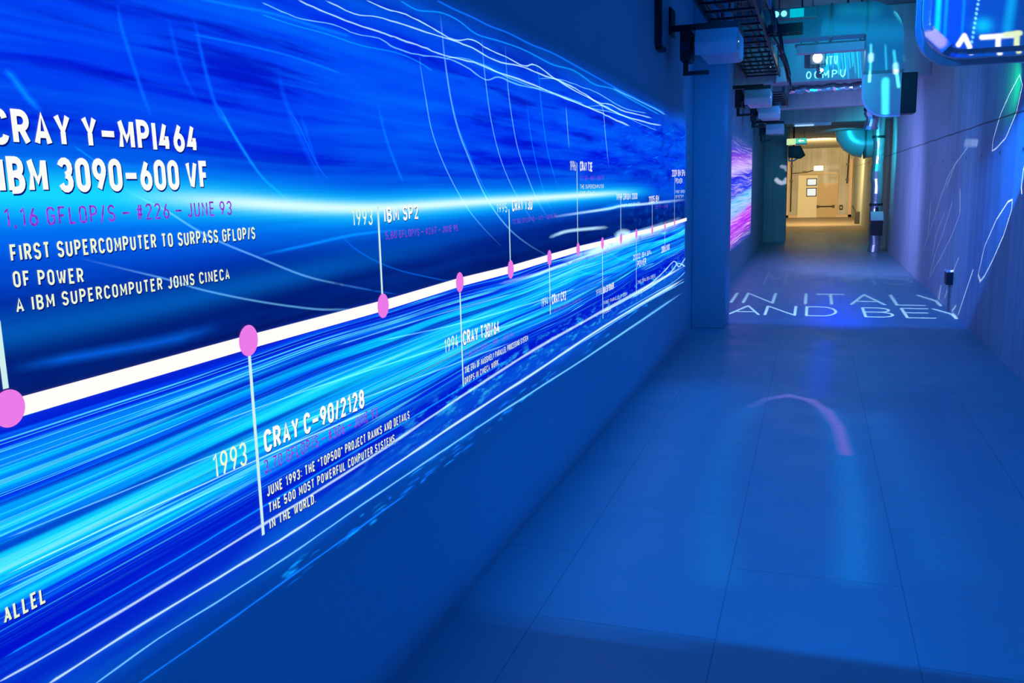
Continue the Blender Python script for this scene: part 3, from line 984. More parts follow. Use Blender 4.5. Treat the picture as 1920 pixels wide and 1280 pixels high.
M_LENS = emit_mat('projector_lens_light', (1.0, .98, .9, 1), 14)
M_GLASS = simple('dark_lens_glass', (.02, .03, .06), .08, 0, 5, .1)
M_LED = emit_mat('indicator_white', lin(190, 235, 255), 3)


def make_projector(label, loc, group):
    """ceiling projector: white casing with sloped underside, held on a black arm from the left wall"""
    t = thing('ceiling_projector', label, 'projector', loc, group)
    x, y, z = loc                 # centre of the front face's bottom
    w, d = .17, .62
    prof = [(-w, .07), (-w + .04, 0.0), (w - .02, 0.0), (w, .02), (w, .20), (-w, .20)]
    mb = MB()
    n = len(prof)
    vs = [(x + a, y, z + b) for a, b in prof]
    vs += [(x + a * .98, y + .06, z + b - (.0 if b > .1 else .0)) for a, b in prof]
    vs += [(x + a * .98, y + d, z + b) for a, b in prof]
    fs = [tuple(range(n))]
    for k in range(2):
        fs += [(k * n + i, k * n + (i + 1) % n, (k + 1) * n + (i + 1) % n, (k + 1) * n + i) for i in range(n)]
    fs.append(tuple(range(2 * n, 3 * n)))
    mb.add(vs, fs)
    body = mb.build('casing', M_WHITE, t, bevel=.012)
    # sloped lower front lip
    MB().prism([(y - .05, z + .085), (y - .0005, z + .198), (y - .0005, z + .0), (y - .02, z + .004)], 0, x - w + .005, x + w - .005).build('front_cover', M_WHITE, t, bevel=.008)
    MB().box((x - w, y + .02, z + .20), (x + w, y + d - .05, z + .25)).build('top_plate', M_DARK, t, bevel=.004)
    b = MB()
    b.box((x - w - .13, y + .1, z - .02), (x - w - .04, y + .34, z + .22))
    b.box((x - w - .04, y + .14, z + .06), (x - w, y + .26, z + .14))
    b.build('lens_housing', M_BLACK, t, bevel=.01)
    MB().tube([(x - w - .085, y + .095, z + .09), (x - w - .085, y + .07, z + .09)], .04, 20).build('lens', M_GLASS, t, True)
    a = MB()
    a.box((x - w - .11, y + .16, z - .10), (x - w - .07, y + .20, z - .02))
    a.box((x - w - .11, y + .14, z - .13), (x - w + .10, y + .20, z - .10))
    a.build('support_bracket', M_BLACK, t)
    a = MB()
    a.box((XL, y + .30, z + .25), (x + .06, y + .36, z + .295))
    a.box((XL, y + .22, z + .22), (XL + .02, y + .44, z + .43))
    a.build('wall_arm', M_DARK, t)
    MB().tube([(x + w + .001, y + .03, z + .09), (x + w + .004, y + .03, z + .09)], .006, 10).build('indicator_light', M_LED, t)
    for k in range(5):
        pass
    return t


PG = 'ceiling projectors along the left wall'
make_projector('large white ceiling projector nearest the camera, in front of wide pillar top', (-.775, 7.45, 2.51), PG)
p_ = make_projector('second white ceiling projector from the camera, just past the wide pillar', (-.76, 12.6, 2.52), PG)
make_projector('third white ceiling projector from the camera, above the violet mural', (-.755, 15.6, 2.53), PG)
make_projector('farthest white ceiling projector, lowest in the row above the violet mural', (-.777, 18.6, 2.42), PG)

# wall bracket rod beside the first projector
t = thing('wall_bracket', 'thin dark vertical bracket rod on left wall beside the nearest projector', 'bracket', (XL, 7.0, 2.5))
MB().box((XL, 6.98, 2.54), (XL + .05, 7.03, 2.95)).build('rod', M_DARK, t)
MB().box((XL, 7.03, 2.52), (XL + .05, 7.22, 2.55)).build('foot', M_DARK, t)
MB().box((XL, 6.96, 2.93), (XL + .16, 7.05, 2.97)).build('top_arm', M_DARK, t)
MB().box((XL, 7.02, 2.55), (XL + .02, 7.16, 2.94)).build('back_plate', M_GREY, t)


# ladder cable trays under the ceiling on the left
def cable_tray(label, x0, x1, ya, yb, z, cat='cable tray', group=None, hang=True, rung=.4, top=None):
    t = thing('cable_tray', label, cat, ((x0 + x1) / 2, ya, z), group)
    along_y = (yb - ya) > (x1 - x0)
    for s in (0, 1):
        if along_y:
            xx = x0 if s == 0 else x1
            MB().box((xx - .012, ya, z), (xx + .012, yb, z + .09)).build('side_rail', M_DARK, t)
        else:
            yy = ya if s == 0 else yb
            MB().box((x0, yy - .012, z), (x1, yy + .012, z + .09)).build('side_rail', M_DARK, t)
    L = (yb - ya) if along_y else (x1 - x0)
    for k in range(int(L / rung) + 1):
        q = (ya if along_y else x0) + .05 + k * rung
        if along_y:
            if q < yb: MB().box((x0 + .012, q, z + .01), (x1 - .012, q + .035, z + .03)).build('rung', M_DARK, t)
        elif q < x1:
            MB().box((q, ya + .012, z + .01), (q + .035, yb - .012, z + .03)).build('rung', M_DARK, t)
    if hang:
        for k in range(int(L / 2.0) + 1):
            q = (ya if along_y else x0) + .3 + k * 2.0
            for s in (0, 1):
                if along_y and q < yb:
                    xx = x0 - .015 if s == 0 else x1 + .015
                    MB().tube([(xx, q, z), (xx, q, top or ZC)], .008, 6).build('hanger_rod', M_GREY, t)
    return t


cable_tray('dark ladder cable tray running along ceiling above the row of projectors', -.98, -.52, 6.3, 13.7, 2.98)
cable_tray('short dark cross tray spanning from the ladder tray towards the corridor middle', -.5, -.16, 9.8, 10.0, 2.99, hang=False, rung=.12)
cable_tray('dark ladder cable tray deeper in the corridor between the ceiling beams', -1.0, -.5, 14.4, 17.1, 2.82, top=ZC)

# cables lying on and looping from the trays
random.seed(11)
CG = 'cables on the trays'
looks = ['thick black cable lying on tray nearest the left wall', 'black cable lying on tray, second from the left wall', 'black cable in the tray middle, third from the left wall',
         'black cable lying on tray, fourth from the left wall', 'black cable at right edge of tray, fifth from the left wall']
for k in range(5):
    pts = []
    xx = -.93 + k * .085
    for j in range(24):
        pts.append((xx + random.uniform(-.02, .02), 6.35 + j * .31, 3.03 + random.uniform(0, .03)))
    tag(MB().tube(pts, .014 + .004 * (k % 2), 6).build('power_cable', M_CABLE, None, True), looks[k], 'cable', CG)
loops = [(-.47, 8.9, 3.0, .12), (-.47, 10.06, 2.9, .16), (-.47, 11.46, 2.98, .1), (-.475, 12.3, 2.98, .12), (-.47, 7.6, 3.0, .1), (-.46, 6.4, 2.98, .1)]
lt = ['black cable loop hanging right of tray just above the pillar', 'black cable loop drooping below the short cross tray', 'thin black cable drooping from tray between first and second projector',
      'thin black cable drooping just before the second projector', 'black cable looping down right of the nearest projector', 'grey cable bundle slung along right edge of the ladder tray']
for (x, y, z, s), l in zip(loops, lt):
    pts = []
    for j in range(15):
        u = j / 14
        pts.append((x + s * math.sin(u * PI) + .04 * u, y + u * .9, z + .12 - .34 * math.sin(u * PI) + .04 * math.sin(u * 9)))
    tag(MB().tube(pts, .012, 6).build('hanging_cable', M_CABLE if 'grey' not in l else M_GREY, None, True), l, 'cable', 'hanging cable loops')


# ventilation ducts: across the ceiling, elbow down, elbow into the right wall
def s_duct(label, cx, y, r, ztop, zout, R, x_in=None, gores=3, group='round ventilation ducts'):
    t = thing('ventilation_duct', label, 'duct', (cx, y, zout - r), group)
    def elbow(c, a0, a1):
        return [(c[0] + R * math.cos(math.radians(a0 + (a1 - a0) * i / gores)), y, c[1] + R * math.sin(math.radians(a0 + (a1 - a0) * i / gores))) for i in range(gores + 1)]
    NS = 40
    low = elbow((cx + R, zout + R), 180, 270)
    MB().tube(low, r, NS, False).build('lower_elbow', M_DUCT, t, True)
    MB().tube([(cx + R, y, zout), (XR, y, zout)], r, NS, False).build('outlet_pipe', M_DUCT, t, True)
    vtop = ztop - (R if x_in is not None else 0)
    MB().tube([(cx, y, zout + R), (cx, y, min(vtop, ZC2) if y > YC2 else vtop)], r, NS, False).build('vertical_pipe', M_DUCT, t, True)
    if x_in is not None:
        MB().tube(elbow((cx - R, ztop - R), 0, 90)[::1], r, NS, False).build('upper_elbow', M_DUCT, t, True)
        MB().tube([(cx - R, y, ztop), (x_in, y, ztop)], r, NS, False).build('cross_pipe', M_DUCT, t, True)
        for q in np.arange(x_in + .35, cx - R, .45):
            MB().ring((q, y, ztop), (1, 0, 0), r - .01, r + .012, .04, NS).build('seam_band', M_DUCT, t, True)
        MB().ring((cx - R, y, ztop), (1, 0, 0), r - .01, r + .025, .05, NS).build('flange', M_GREY, t, True)
    MB().ring((cx, y, zout + R), (0, 0, 1), r - .01, r + .022, .045, NS).build('flange', M_GREY, t, True)
    MB().ring((cx + R, y, zout), (1, 0, 0), r - .01, r + .025, .05, NS).build('flange', M_GREY, t, True)
    MB().ring((XR - .03, y, zout), (1, 0, 0), r - .01, r + .06, .05, NS).build('wall_collar', M_GREY, t, True)
    return t


t = thing('air_duct', 'large duct with rounded corner at upper right, lit with striped blue light and letters', 'duct', (1.1, 6.6, 2.31))


def round_corner(g):
    x0, z0, rc = .69 - g, 2.315 - g, .22 + g
    return [(XR - .002, ZC), (x0, ZC)] + [(x0 + rc + rc * math.cos(math.radians(a)), z0 + rc + rc * math.sin(math.radians(a))) for a in np.linspace(180, 270, 9)] + [(XR - .002, z0)]


MB().prism(round_corner(0), 1, 6.6, 7.15).build('body', M_DUCT, t)
MB().prism(round_corner(.05), 1, 6.66, 6.72).build('rim', M_DUCT, t, bevel=.006)
MB().prism(round_corner(.05), 1, 7.08, 7.14).build('rim', M_DUCT, t, bevel=.006)
c_ = MB()
u_, v_ = Vector((.707, -.707)), Vector((-.707, -.707))
q_ = Vector((.75, 2.385))
c_.prism([tuple(q_ + u_ * a + v_ * b) for a, b in ((-.075, -.03), (.075, -.03), (.075, .05), (-.075, .05))], 1, 6.575, 6.66)
c_.build('corner_clamp', M_CLAMP, t, bevel=.006)
t = thing('air_duct', 'teal flat-faced duct crossing the ceiling with rounded corner, dropping to a lilac-rimmed box', 'duct', (.69, 11.0, 2.19))
YB, YD = 11.0, 11.36
MB().box((XL + .002, YB, 3.10), (.115, YD, 3.44)).build('cross_section', M_TEAL, t, bevel=.006)
MB().prism([(.135, 3.10), (.135, 3.44), (.50, 3.44)] + [(.50 + .385 * math.cos(math.radians(a)), 3.055 + .385 * math.sin(math.radians(a))) for a in np.linspace(90, 0, 14)] +
           [(.885, 2.68), (.50, 2.68), (.50, 3.10)], 1, YB, YD).build('corner_section', M_TEAL, t)
MB().box((.11, YB - .012, 3.085), (.14, YD + .012, 3.455)).build('seam_band', M_GREY, t)
MB().box((.488, YB - .012, 3.085), (.512, YD + .012, 3.455)).build('seam_band', M_GREY, t)
MB().box((.485, YB - .012, 2.655), (.90, YD + .012, 2.69)).build('seam_band', M_GREY, t)


def low_box(g):
    return [(.885, 2.66), (.497 - g, 2.66)] + [(.497 + .24 + (.24 + g) * math.cos(math.radians(a)), 2.205 + .24 + (.24 + g) * math.sin(math.radians(a))) for a in np.linspace(180, 270, 10)] + [(.885, 2.205 - g)]


MB().prism(low_box(0), 1, YB, YD).build('outlet_box', M_DUCT, t)
MB().prism(low_box(.022), 1, YB + .03, YB + .10).build('rim', M_CLAMP, t)
MB().box((.887, YB + .02, 2.215), (1.05, YD - .02, 2.655)).build('damper', M_DARK, t, bevel=.012)
for x_ in (-.7, .3):
    MB().tube([(x_, YB + .18, 3.44), (x_, YB + .18, ZC)], .012, 8).build('hanger_rod', M_GREY, t)

s_duct('small distant round duct glowing cyan above the lit end of the corridor', .86, 26.0, .385, ZC2 + .1, 2.445, .39, gores=4)

# flat tray with pale edge under the crossing duct
t = thing('flat_cable_duct', 'pale flat cable duct crossing the corridor below the round duct', 'cable duct', (.2, 11.5, 3.15))
MB().box((-.25, 11.45, 2.99), (.53, 11.62, 3.085)).build('trough', M_WHITE, t, bevel=.005)
MB().box((-.27, 11.43, 3.085), (.55, 11.64, 3.10)).build('cover', M_GREY, t)
for x_ in (-.2, .46):
    MB().tube([(x_, 11.53, 3.10), (x_, 11.53, ZC)], .01, 8).build('hanger_rod', M_GREY, t)

# foil clad pipe bundle crossing before the second beam
t = thing('foil_clad_pipe', 'glittering foil-wrapped pipe crossing the corridor between the ceiling beams', 'pipe', (0, 15.5, 3.1))
pts = [(-.40 + k * .058, 15.5 + random.uniform(-.02, .02), 2.96 + random.uniform(-.015, .015)) for k in range(20)]
MB().tube(pts, [.06 + random.uniform(-.012, .012) for _ in pts], 14).build('wrapping', M_FOIL, t)
for x_ in (-.4, .6):
    MB().tube([(x_, 15.5, 2.96), (x_, 15.5, ZC)], .01, 8).build('hanger_rod', M_GREY, t)

# projector lens shining towards the camera
t = thing('spot_projector', 'ceiling spot projector with brilliant white lens facing the camera', 'projector', (.06, 13.6, 3.3))
MB().box((-.12, 13.6, 3.10), (.10, 13.88, 3.29)).build('casing', M_DARK, t, bevel=.01)
MB().tube([(-.011, 13.60, 3.195), (-.011, 13.55, 3.195)], .062, 20).build('lens', M_LENS, t)
MB().box((.02, 13.60, 2.98), (.08, 13.66, 3.10)).build('sensor_box', M_DARK, t)
MB().tube([(.05, 13.60, 3.025), (.05, 13.59, 3.025)], .024, 14).build('indicator_light', M_LED, t)
MB().tube([(-.01, 13.75, 3.29), (-.01, 13.75, ZC)], .02, 10).build('drop_rod', M_GREY, t)

# cyan linear luminaire near the ceiling
M_CYAN = emit_mat('cyan_lamp', lin(0, 190, 215), 1.0)
M_CYANB = emit_mat('cyan_lamp_bulb', lin(120, 240, 245), 1.6)
t = thing('linear_luminaire', 'slim cyan-lit luminaire under the ceiling in front of the round duct', 'lamp', (-.25, 10.2, 3.4))
MB().box((-.50, 10.2, 3.19), (-.03, 10.32, 3.30)).build('housing', M_GREY, t, bevel=.006)
MB().box((-.30, 10.192, 3.20), (-.16, 10.2, 3.285)).build('diffuser', M_CYAN, t)
for x_ in (-.44, -.36):
    MB().tube([(x_, 10.2, 3.245), (x_, 10.185, 3.245)], .03, 18).build('bulb', M_CYANB, t)
for x_ in (-.46, -.07):
    MB().tube([(x_, 10.26, 3.30), (x_, 10.26, ZC)], .008, 8).build('drop_rod', M_GREY, t)

t = thing('spot_lamp', 'small white spot lamp glinting among the cables past the pillar', 'lamp', (-.64, 13.8, 3.1))
MB().box((-.67, 13.8, 3.06), (-.61, 13.88, 3.19)).build('casing', M_DARK, t)
MB().tube([(-.64, 13.8, 3.13), (-.64, 13.785, 3.13)], .02, 14).build('bulb', M_LED, t)
MB().tube([(-.64, 13.85, 3.19), (-.64, 13.85, ZC)], .008, 8).build('drop_rod', M_GREY, t)

# small teal box beside the beam
t = thing('junction_box', 'pale junction box hung on the ceiling beam left of the bright lens', 'box', (-.42, 13.9, 3.12))
MB().box((-.58, 13.86, 2.93), (-.39, 13.995, 3.14)).build('housing', M_WHITE, t, bevel=.01)
MB().box((-.565, 13.85, 2.945), (-.405, 13.86, 3.10)).build('lid', M_WHITE, t)

# white tube lamp far along
t = thing('tube_lamp', 'thin white tube lamp under the last ceiling beam', 'lamp', (-.2, 20.15, 2.75))
MB().box((-.45, 20.21, 2.64), (.30, 20.3, 2.70)).build('housing', M_WHITE, t)
MB().tube([(-.43, 20.2, 2.655), (-.05, 20.2, 2.655)], .018, 12).build('tube', emit_mat('tube_light', lin(150, 200, 255), 1.2), t)

# pipes standing at the right wall
def standing_pipe(label, x, y, r, z0, z1, wob):
    t = thing('riser_pipe', label, 'pipe', (x, y, z0), 'foil riser pipes at right wall')
    n = 26
    pts = [(x + random.uniform(-wob, wob), y + random.uniform(-wob, wob), z0 + (z1 - z0) * k / n) for k in range(n + 1)]
    MB().tube(pts, [r + random.uniform(-wob, wob) for _ in pts], 16).build('foil_cladding', M_FOIL, t)
    for q in (.25, .6, .85):
        MB().ring((x, y, z0 + (z1 - z0) * q), (0, 0, 1), r * .9, r + .02, .05, 20).build('clamp_ring', M_DARK, t)
    return t


standing_pipe('tall foil-clad riser pipe standing on floor at the right wall', 1.22, 19.85, .11, 0, ZC, .012)
standing_pipe('short thick foil-clad pipe dropping from ceiling beside the tall riser', 1.0, 18.6, .13, 2.45, ZC, .02)
t = thing('flow_control_box', 'dark control box with pale slanted top beside foot of tall foil riser', 'control box', (1.36, 20.0, .3))
MB().prism([(19.42, .36), (19.72, .36), (19.72, .74), (19.6, .82), (19.42, .66)], 0, 1.12, 1.34).build('housing', M_BLACK, t, bevel=.01)
MB().prism([(19.41, .672), (19.6, .84), (19.6, .822), (19.42, .662)], 0, 1.11, 1.35).build('lid', M_WHITE, t)
MB().tube([(1.23, 19.66, .77), (1.23, 19.66, .93)], .03, 10).build('knob', M_BLACK, t)

# socket box low on the right wall
t = thing('wall_socket', 'small dark socket box with pale top low on the right concrete wall', 'socket', (1.5, 10.9, .33))
MB().box((1.43, 10.84, .31), (1.5, 11.0, .45)).build('housing', M_BLACK, t, bevel=.008)
MB().box((1.425, 10.835, .45), (1.5, 11.005, .475)).build('lid', M_WHITE, t, bevel=.006)
MB().tube([(1.475, 10.92, .31), (1.475, 10.92, .0)], .012, 10).build('conduit', M_GREY, t)

# emergency exit sign and dark equipment by the far pillar
M_EXIT = emit_mat('exit_sign_face', lin(205, 240, 170), 1.0)
M_EXITG = emit_mat('exit_sign_green', lin(70, 215, 190), 1.0)
M_EXITW = emit_mat('exit_sign_pictogram', lin(235, 255, 235), 1.1)
t = thing('emergency_exit_sign', 'glowing pale green exit sign above the dark equipment by far pillar', 'exit sign', (-.55, 22.4, 2.4))
MB().box((-.66, 22.40, 2.34), (-.20, 22.46, 2.49)).build('housing', M_WHITE, t)
MB().box((-.65, 22.392, 2.345), (-.45, 22.4, 2.485)).build('pale_panel', M_EXIT, t)
MB().box((-.45, 22.392, 2.375), (-.21, 22.4, 2.485)).build('green_panel', M_EXITG, t)
mb = MB()
mb.add([(-.40, 22.39, 2.43), (-.34, 22.39, 2.47), (-.34, 22.39, 2.445), (-.26, 22.39, 2.445), (-.26, 22.39, 2.415), (-.34, 22.39, 2.415), (-.34, 22.39, 2.39)], [(0, 1, 2, 3, 4, 5, 6)])
mb.build('arrow', M_EXITW, t)
for x_ in (-.6, -.26):
    MB().tube([(x_, 22.43, 2.49), (x_, 22.43, ZC2)], .008, 8).build('drop_rod', M_GREY, t)
t = thing('hanging_loudspeaker', 'dark bulky loudspeaker hanging below the exit sign', 'loudspeaker', (-.5, 22.9, 2.1))
MB().prism([(-.62, 2.33), (-.34, 2.33), (-.22, 2.10), (-.34, 2.02), (-.62, 2.06)], 1, 22.62, 22.95).build('casing', M_BLACK, t, bevel=.02)
MB().tube([(-.46, 22.61, 2.2), (-.46, 22.63, 2.2)], .10, 20).build('cone', M_DARK, t)
MB().tube([(-.60, 22.8, 2.06), (-.60, 22.8, 1.98), (-.5, 22.8, 1.98), (-.4, 22.8, 2.03)], .02, 8).build('bracket', M_WHITE, t)
MB().tube([(-.5, 22.78, 2.33), (-.5, 22.78, ZC2)], .02, 8).build('drop_rod', M_DARK, t)

# ------------------------------------------------------------------ the warm lit end of the corridor
M_TAN = simple('tan_door_paint', (.52, .40, .26), .5, 0, 4, .06)
M_PALE = simple('pale_door_paint', (.75, .72, .62), .5, 0, 4, .04)
M_FRAME = simple('pinkish_frame_paint', (.62, .46, .36), .5, 0, 4, .05)
M_PANE = emit_mat('lit_window_pane', lin(240, 246, 236), 1.0)


def ex(px):                     # x on the end wall
    return at_depth(px, 338, Y1).x


def ez(py):
    return at_depth(1530, py, Y1).z


D1 = Y1 - .001
dl = thing('door_1', 'pale double door leaf with two black-framed lit panes at corridor end', 'door', (ex(1514), Y1, 0))
dl['kind'] = 'structure'
MB().box((ex(1497), Y1 - .06, .0), (ex(1533), D1, ez(328))).build('leaf', M_PALE, dl)
for a, b in ((334, 348), (352, 368)):
    f = MB()
    xa, xb, za, zb = ex(1512.5), ex(1532), ez(b), ez(a)
    wq = .035
    f.box((xa, Y1 - .085, za), (xa + wq, Y1 - .06, zb)); f.box((xb - wq, Y1 - .085, za), (xb, Y1 - .06, zb))
    f.box((xa, Y1 - .085, za), (xb, Y1 - .06, za + wq)); f.box((xa, Y1 - .085, zb - wq), (xb, Y1 - .06, zb))
    fo = f.build('window_frame', M_BLACK, dl)
    MB().box((xa + wq, Y1 - .075, za + wq), (xb - wq, Y1 - .062, zb - wq)).build('pane', M_PANE, fo)
dr = thing('door_2', 'tan door with dark horizontal push bar at corridor end', 'door', (ex(1551), Y1, 0))
dr['kind'] = 'structure'
MB().box((ex(1533.5), Y1 - .05, 0), (ex(1569), D1, ez(344))).build('leaf', M_TAN, dr)
MB().box((ex(1535), Y1 - .058, ez(398)), (ex(1567), Y1 - .05, ez(347))).build('panel', M_TAN, dr)
pb = MB().tube([(ex(1534.5), Y1 - .12, ez(387)), (ex(1564), Y1 - .12, ez(387))], .022, 8).build('push_bar', M_BLACK, dr)
for q in (1535, 1564):
    MB().box((ex(q) - .05, Y1 - .14, ez(387) - .05), (ex(q) + .05, Y1 - .05, ez(387) + .05)).build('bar_end', M_BLACK, pb)
fr = MB()
for a, b in ((1475.5, 1480), (1592, 1598)):
    fr.box((ex(a), Y1 - .16, 0), (ex(b), D1, ez(300)))
fr.box((ex(1475.5), Y1 - .16, 0), (ex(1497), Y1 - .06, .10))
fr.box((ex(1569), Y1 - .16, 0), (ex(1598), Y1 - .06, .10))
struct(fr.build('trim_1', M_FRAME))
fr = MB()
fr.box((ex(1497), Y1 - .09, ez(327)), (ex(1570), D1, ez(324)))
fr.box((ex(1569), Y1 - .09, 0), (ex(1572), D1, ez(326)))
struct(fr.build('trim_2', M_TAN))

t = thing('wall_lamp', 'small glowing white lamp above the double door at corridor end', 'lamp', (ex(1533), Y1, ez(318)))
MB().box((ex(1525), Y1 - .08, ez(320.5)), (ex(1543), D1, ez(310.5))).build('back_plate', M_WHITE, t)
MB().box((ex(1525.5), Y1 - .16, ez(319.5)), (ex(1542.5), Y1 - .08, ez(311.5))).build('diffuser', emit_mat('wall_lamp_glow', lin(255, 250, 215), 2.0), t, bevel=.03)
for nm, px0, px1, l in (('left', 1484, 1484, 'dark vertical pipe at the left side of corridor end wall'), ('right', 1588, 1590, 'dark vertical pipe at the right side of corridor end wall')):
    t = thing('wall_pipe', l, 'pipe', (ex(px0), Y1 - .1, .1))
    MB().tube([(ex(px0), Y1 - .09, ez(396 if nm == 'left' else 345)), (ex(px1), Y1 - .09, ez(290))], .022, 8).build('tube', M_DARK, t)
    for q in (310, 338):
        MB().box((ex(px0) - .05, Y1 - .12, ez(q) - .04), (ex(px0) + .05, Y1, ez(q) + .04)).build('clip', M_DARK, t)
t = thing('cable_conduit', 'thin dark conduit running across yellow wall above the pale door', 'conduit', (ex(1505), Y1 - .03, ez(322)))
MB().tube([(ex(1484), Y1 - .03, ez(324)), (ex(1508), Y1 - .03, ez(323)), (ex(1530), Y1 - .03, ez(318))], .016, 6).build('tube', M_DARK, t)
MB().box((ex(1508) - .06, Y1 - .07, ez(323) - .06), (ex(1508) + .06, Y1, ez(323) + .06)).build('box', M_DARK, t)
t = thing('fire_alarm_box', 'small black alarm box right of the tan door', 'alarm box', (ex(1579), Y1 - .1, ez(390)))
MB().box((ex(1575.5), Y1 - .10, ez(393.5)), (ex(1582), Y1, ez(385))).build('housing', M_BLACK, t, bevel=.02)
MB().box((ex(1577), Y1 - .115, ez(391)), (ex(1580.5), Y1 - .10, ez(388))).build('button', M_TAN, t)
t = thing('floor_valve', 'small dark valve on right wall near the floor at corridor end', 'valve', (1.42, 32.5, .0))
MB().box((1.34, 32.4, .0), (1.5, 32.6, .42)).build('casing', M_BLACK, t, bevel=.02)
MB().tube([(1.36, 32.5, .42), (1.25, 32.5, .62)], .02, 8).build('lever', M_BLACK, t)

# ------------------------------------------------------------------ the light: projectors with their pictures, lamps and added fills
def gobo_light(name, loc, target, tx, ty, img, power, radius=.004, up=(0, 0, 1)):
    """a projector's beam: spot lamp whose light is shaped by a computed picture (h, w, 3), tangents tx, ty = half width / height"""
    l = bpy.data.lights.new(name, 'SPOT')
    o = bpy.data.objects.new(name, l)
    COL.objects.link(o)
    o.matrix_world = beam_frame(loc, target, up)
    l.spot_size = min(2 * math.atan(math.hypot(tx, ty)) * 1.05, math.radians(175))
    l.spot_blend = 0
    l.shadow_soft_size = radius
    l.energy = power
    h, w, _ = img.shape
    im = bpy.data.images.new(name, w, h, float_buffer=True)
    im.colorspace_settings.name = 'Non-Color'
    px = np.ones((h, w, 4), np.float32)
    px[..., :3] = img
    im.pixels.foreach_set(px.ravel())
    im.pack()
    l.use_nodes = True
    t = l.node_tree
    t.nodes.clear()
    N = t.nodes.new
    out = N('ShaderNodeOutputLight'); em = N('ShaderNodeEmission'); tc = N('ShaderNodeTexCoord'); sp = N('ShaderNodeSeparateXYZ'); cb = N('ShaderNodeCombineXYZ'); ti = N('ShaderNodeTexImage')
    ti.image = im
    ti.extension = 'CLIP'
    t.links.new(tc.outputs['Normal'], sp.inputs[0])
    for k, tan in ((0, tx), (1, ty)):
        d = N('ShaderNodeMath'); d.operation = 'DIVIDE'
        t.links.new(sp.outputs[k], d.inputs[0]); t.links.new(sp.outputs[2], d.inputs[1])
        m = N('ShaderNodeMath'); m.operation = 'MULTIPLY_ADD'
        t.links.new(d.outputs[0], m.inputs[0]); m.inputs[1].default_value = -.5 / tan; m.inputs[2].default_value = .5
        t.links.new(m.outputs[0], cb.inputs[k])
    t.links.new(cb.outputs[0], ti.inputs[0])
    t.links.new(ti.outputs[0], em.inputs[0])
    t.links.new(em.outputs[0], out.inputs[0])
    return o


def beam_frame(loc, target, up=(0, 0, 1)):
    loc, target = Vector(loc), Vector(target)
    z = (loc - target).normalized()
    x = Vector(up).cross(z).normalized()
    y = z.cross(x)
    m = Matrix((x, y, z)).transposed().to_4x4()
    m.translation = loc
    return m


class Slide:
    """picture in a projector: drawn from points in the place, as the beam would carry them there"""
    def __init__(s, loc, target, tx, ty, w, h, bg=(0, 0, 0), up=(0, 0, 1)):
        s.inv = beam_frame(loc, target, up).inverted()
        s.loc, s.target, s.tx, s.ty, s.up = loc, target, tx, ty, up
        s.w, s.h = w, h
        s.img = np.zeros((h, w, 3), np.float32) + np.array(bg, np.float32)
        X, Y = np.meshgrid((np.arange(w) + .5) / w * 2 - 1, (np.arange(h) + .5) / h * 2 - 1)
        s.X, s.Y = X * tx, Y * ty

    def uv(s, p):
        q = s.inv @ Vector(p)
        return (q.x / -q.z, q.y / -q.z)

    def line(s, pts, wid, col, soft=.3):
        """pts in the place; wid in tangent units"""
        P = [s.uv(p) for p in pts]
        s.line_uv(P, wid, col, soft)

    def line_uv(s, P, wid, col, soft=.3):
        h = wid / 2
        col = np.array(col, np.float32)
        acc = {}
        x0 = min(p[0] for p in P) - wid * 2; x1 = max(p[0] for p in P) + wid * 2
        y0 = min(p[1] for p in P) - wid * 2; y1 = max(p[1] for p in P) + wid * 2
        i0 = max(int((x0 / s.tx + 1) / 2 * s.w), 0); i1 = min(int((x1 / s.tx + 1) / 2 * s.w) + 2, s.w)
        j0 = max(int((y0 / s.ty + 1) / 2 * s.h), 0); j1 = min(int((y1 / s.ty + 1) / 2 * s.h) + 2, s.h)
        if i1 <= i0 or j1 <= j0:
            return
        X = s.X[j0:j1, i0:i1]; Y = s.Y[j0:j1, i0:i1]
        D = np.full(X.shape, 1e9)
        for a, b in zip(P[:-1], P[1:]):
            dx, dy = b[0] - a[0], b[1] - a[1]
            l2 = dx * dx + dy * dy + 1e-12
            u = np.clip(((X - a[0]) * dx + (Y - a[1]) * dy) / l2, 0, 1)
            D = np.minimum(D, np.hypot(X - a[0] - u * dx, Y - a[1] - u * dy))
        k = np.clip((h * (1 + soft) - D) / (2 * h * soft + 1e-9), 0, 1)[..., None]
        s.img[j0:j1, i0:i1] = s.img[j0:j1, i0:i1] * (1 - k) + k * col

    def blob(s, p, r, col, rx=1.0):
        u, v = s.uv(p)
        k = np.exp(-(((s.X - u) / (r * rx)) ** 2 + ((s.Y - v) / r) ** 2))[..., None]
        s.img += k * np.array(col, np.float32)

    def word(s, txt, origin, ax, ay, wid, col, gw=.42, t=.1, gap=.2, r=.5, fit=None):
        """lettering on a plane in the place: origin, unit vectors ax (per cap height along the line) and ay (cap height)"""
        st, w = text_strokes(txt, gw, t, gap, r)
        k = (fit / w) if fit else 1.0
        for q in st:
            s.line([origin + ax * (a * k) + ay * b for a, b in q], wid, col)

    def light(s, name, power, radius=.004):
        return gobo_light(name, s.loc, s.target, s.tx, s.ty, s.img, power, radius, s.up)


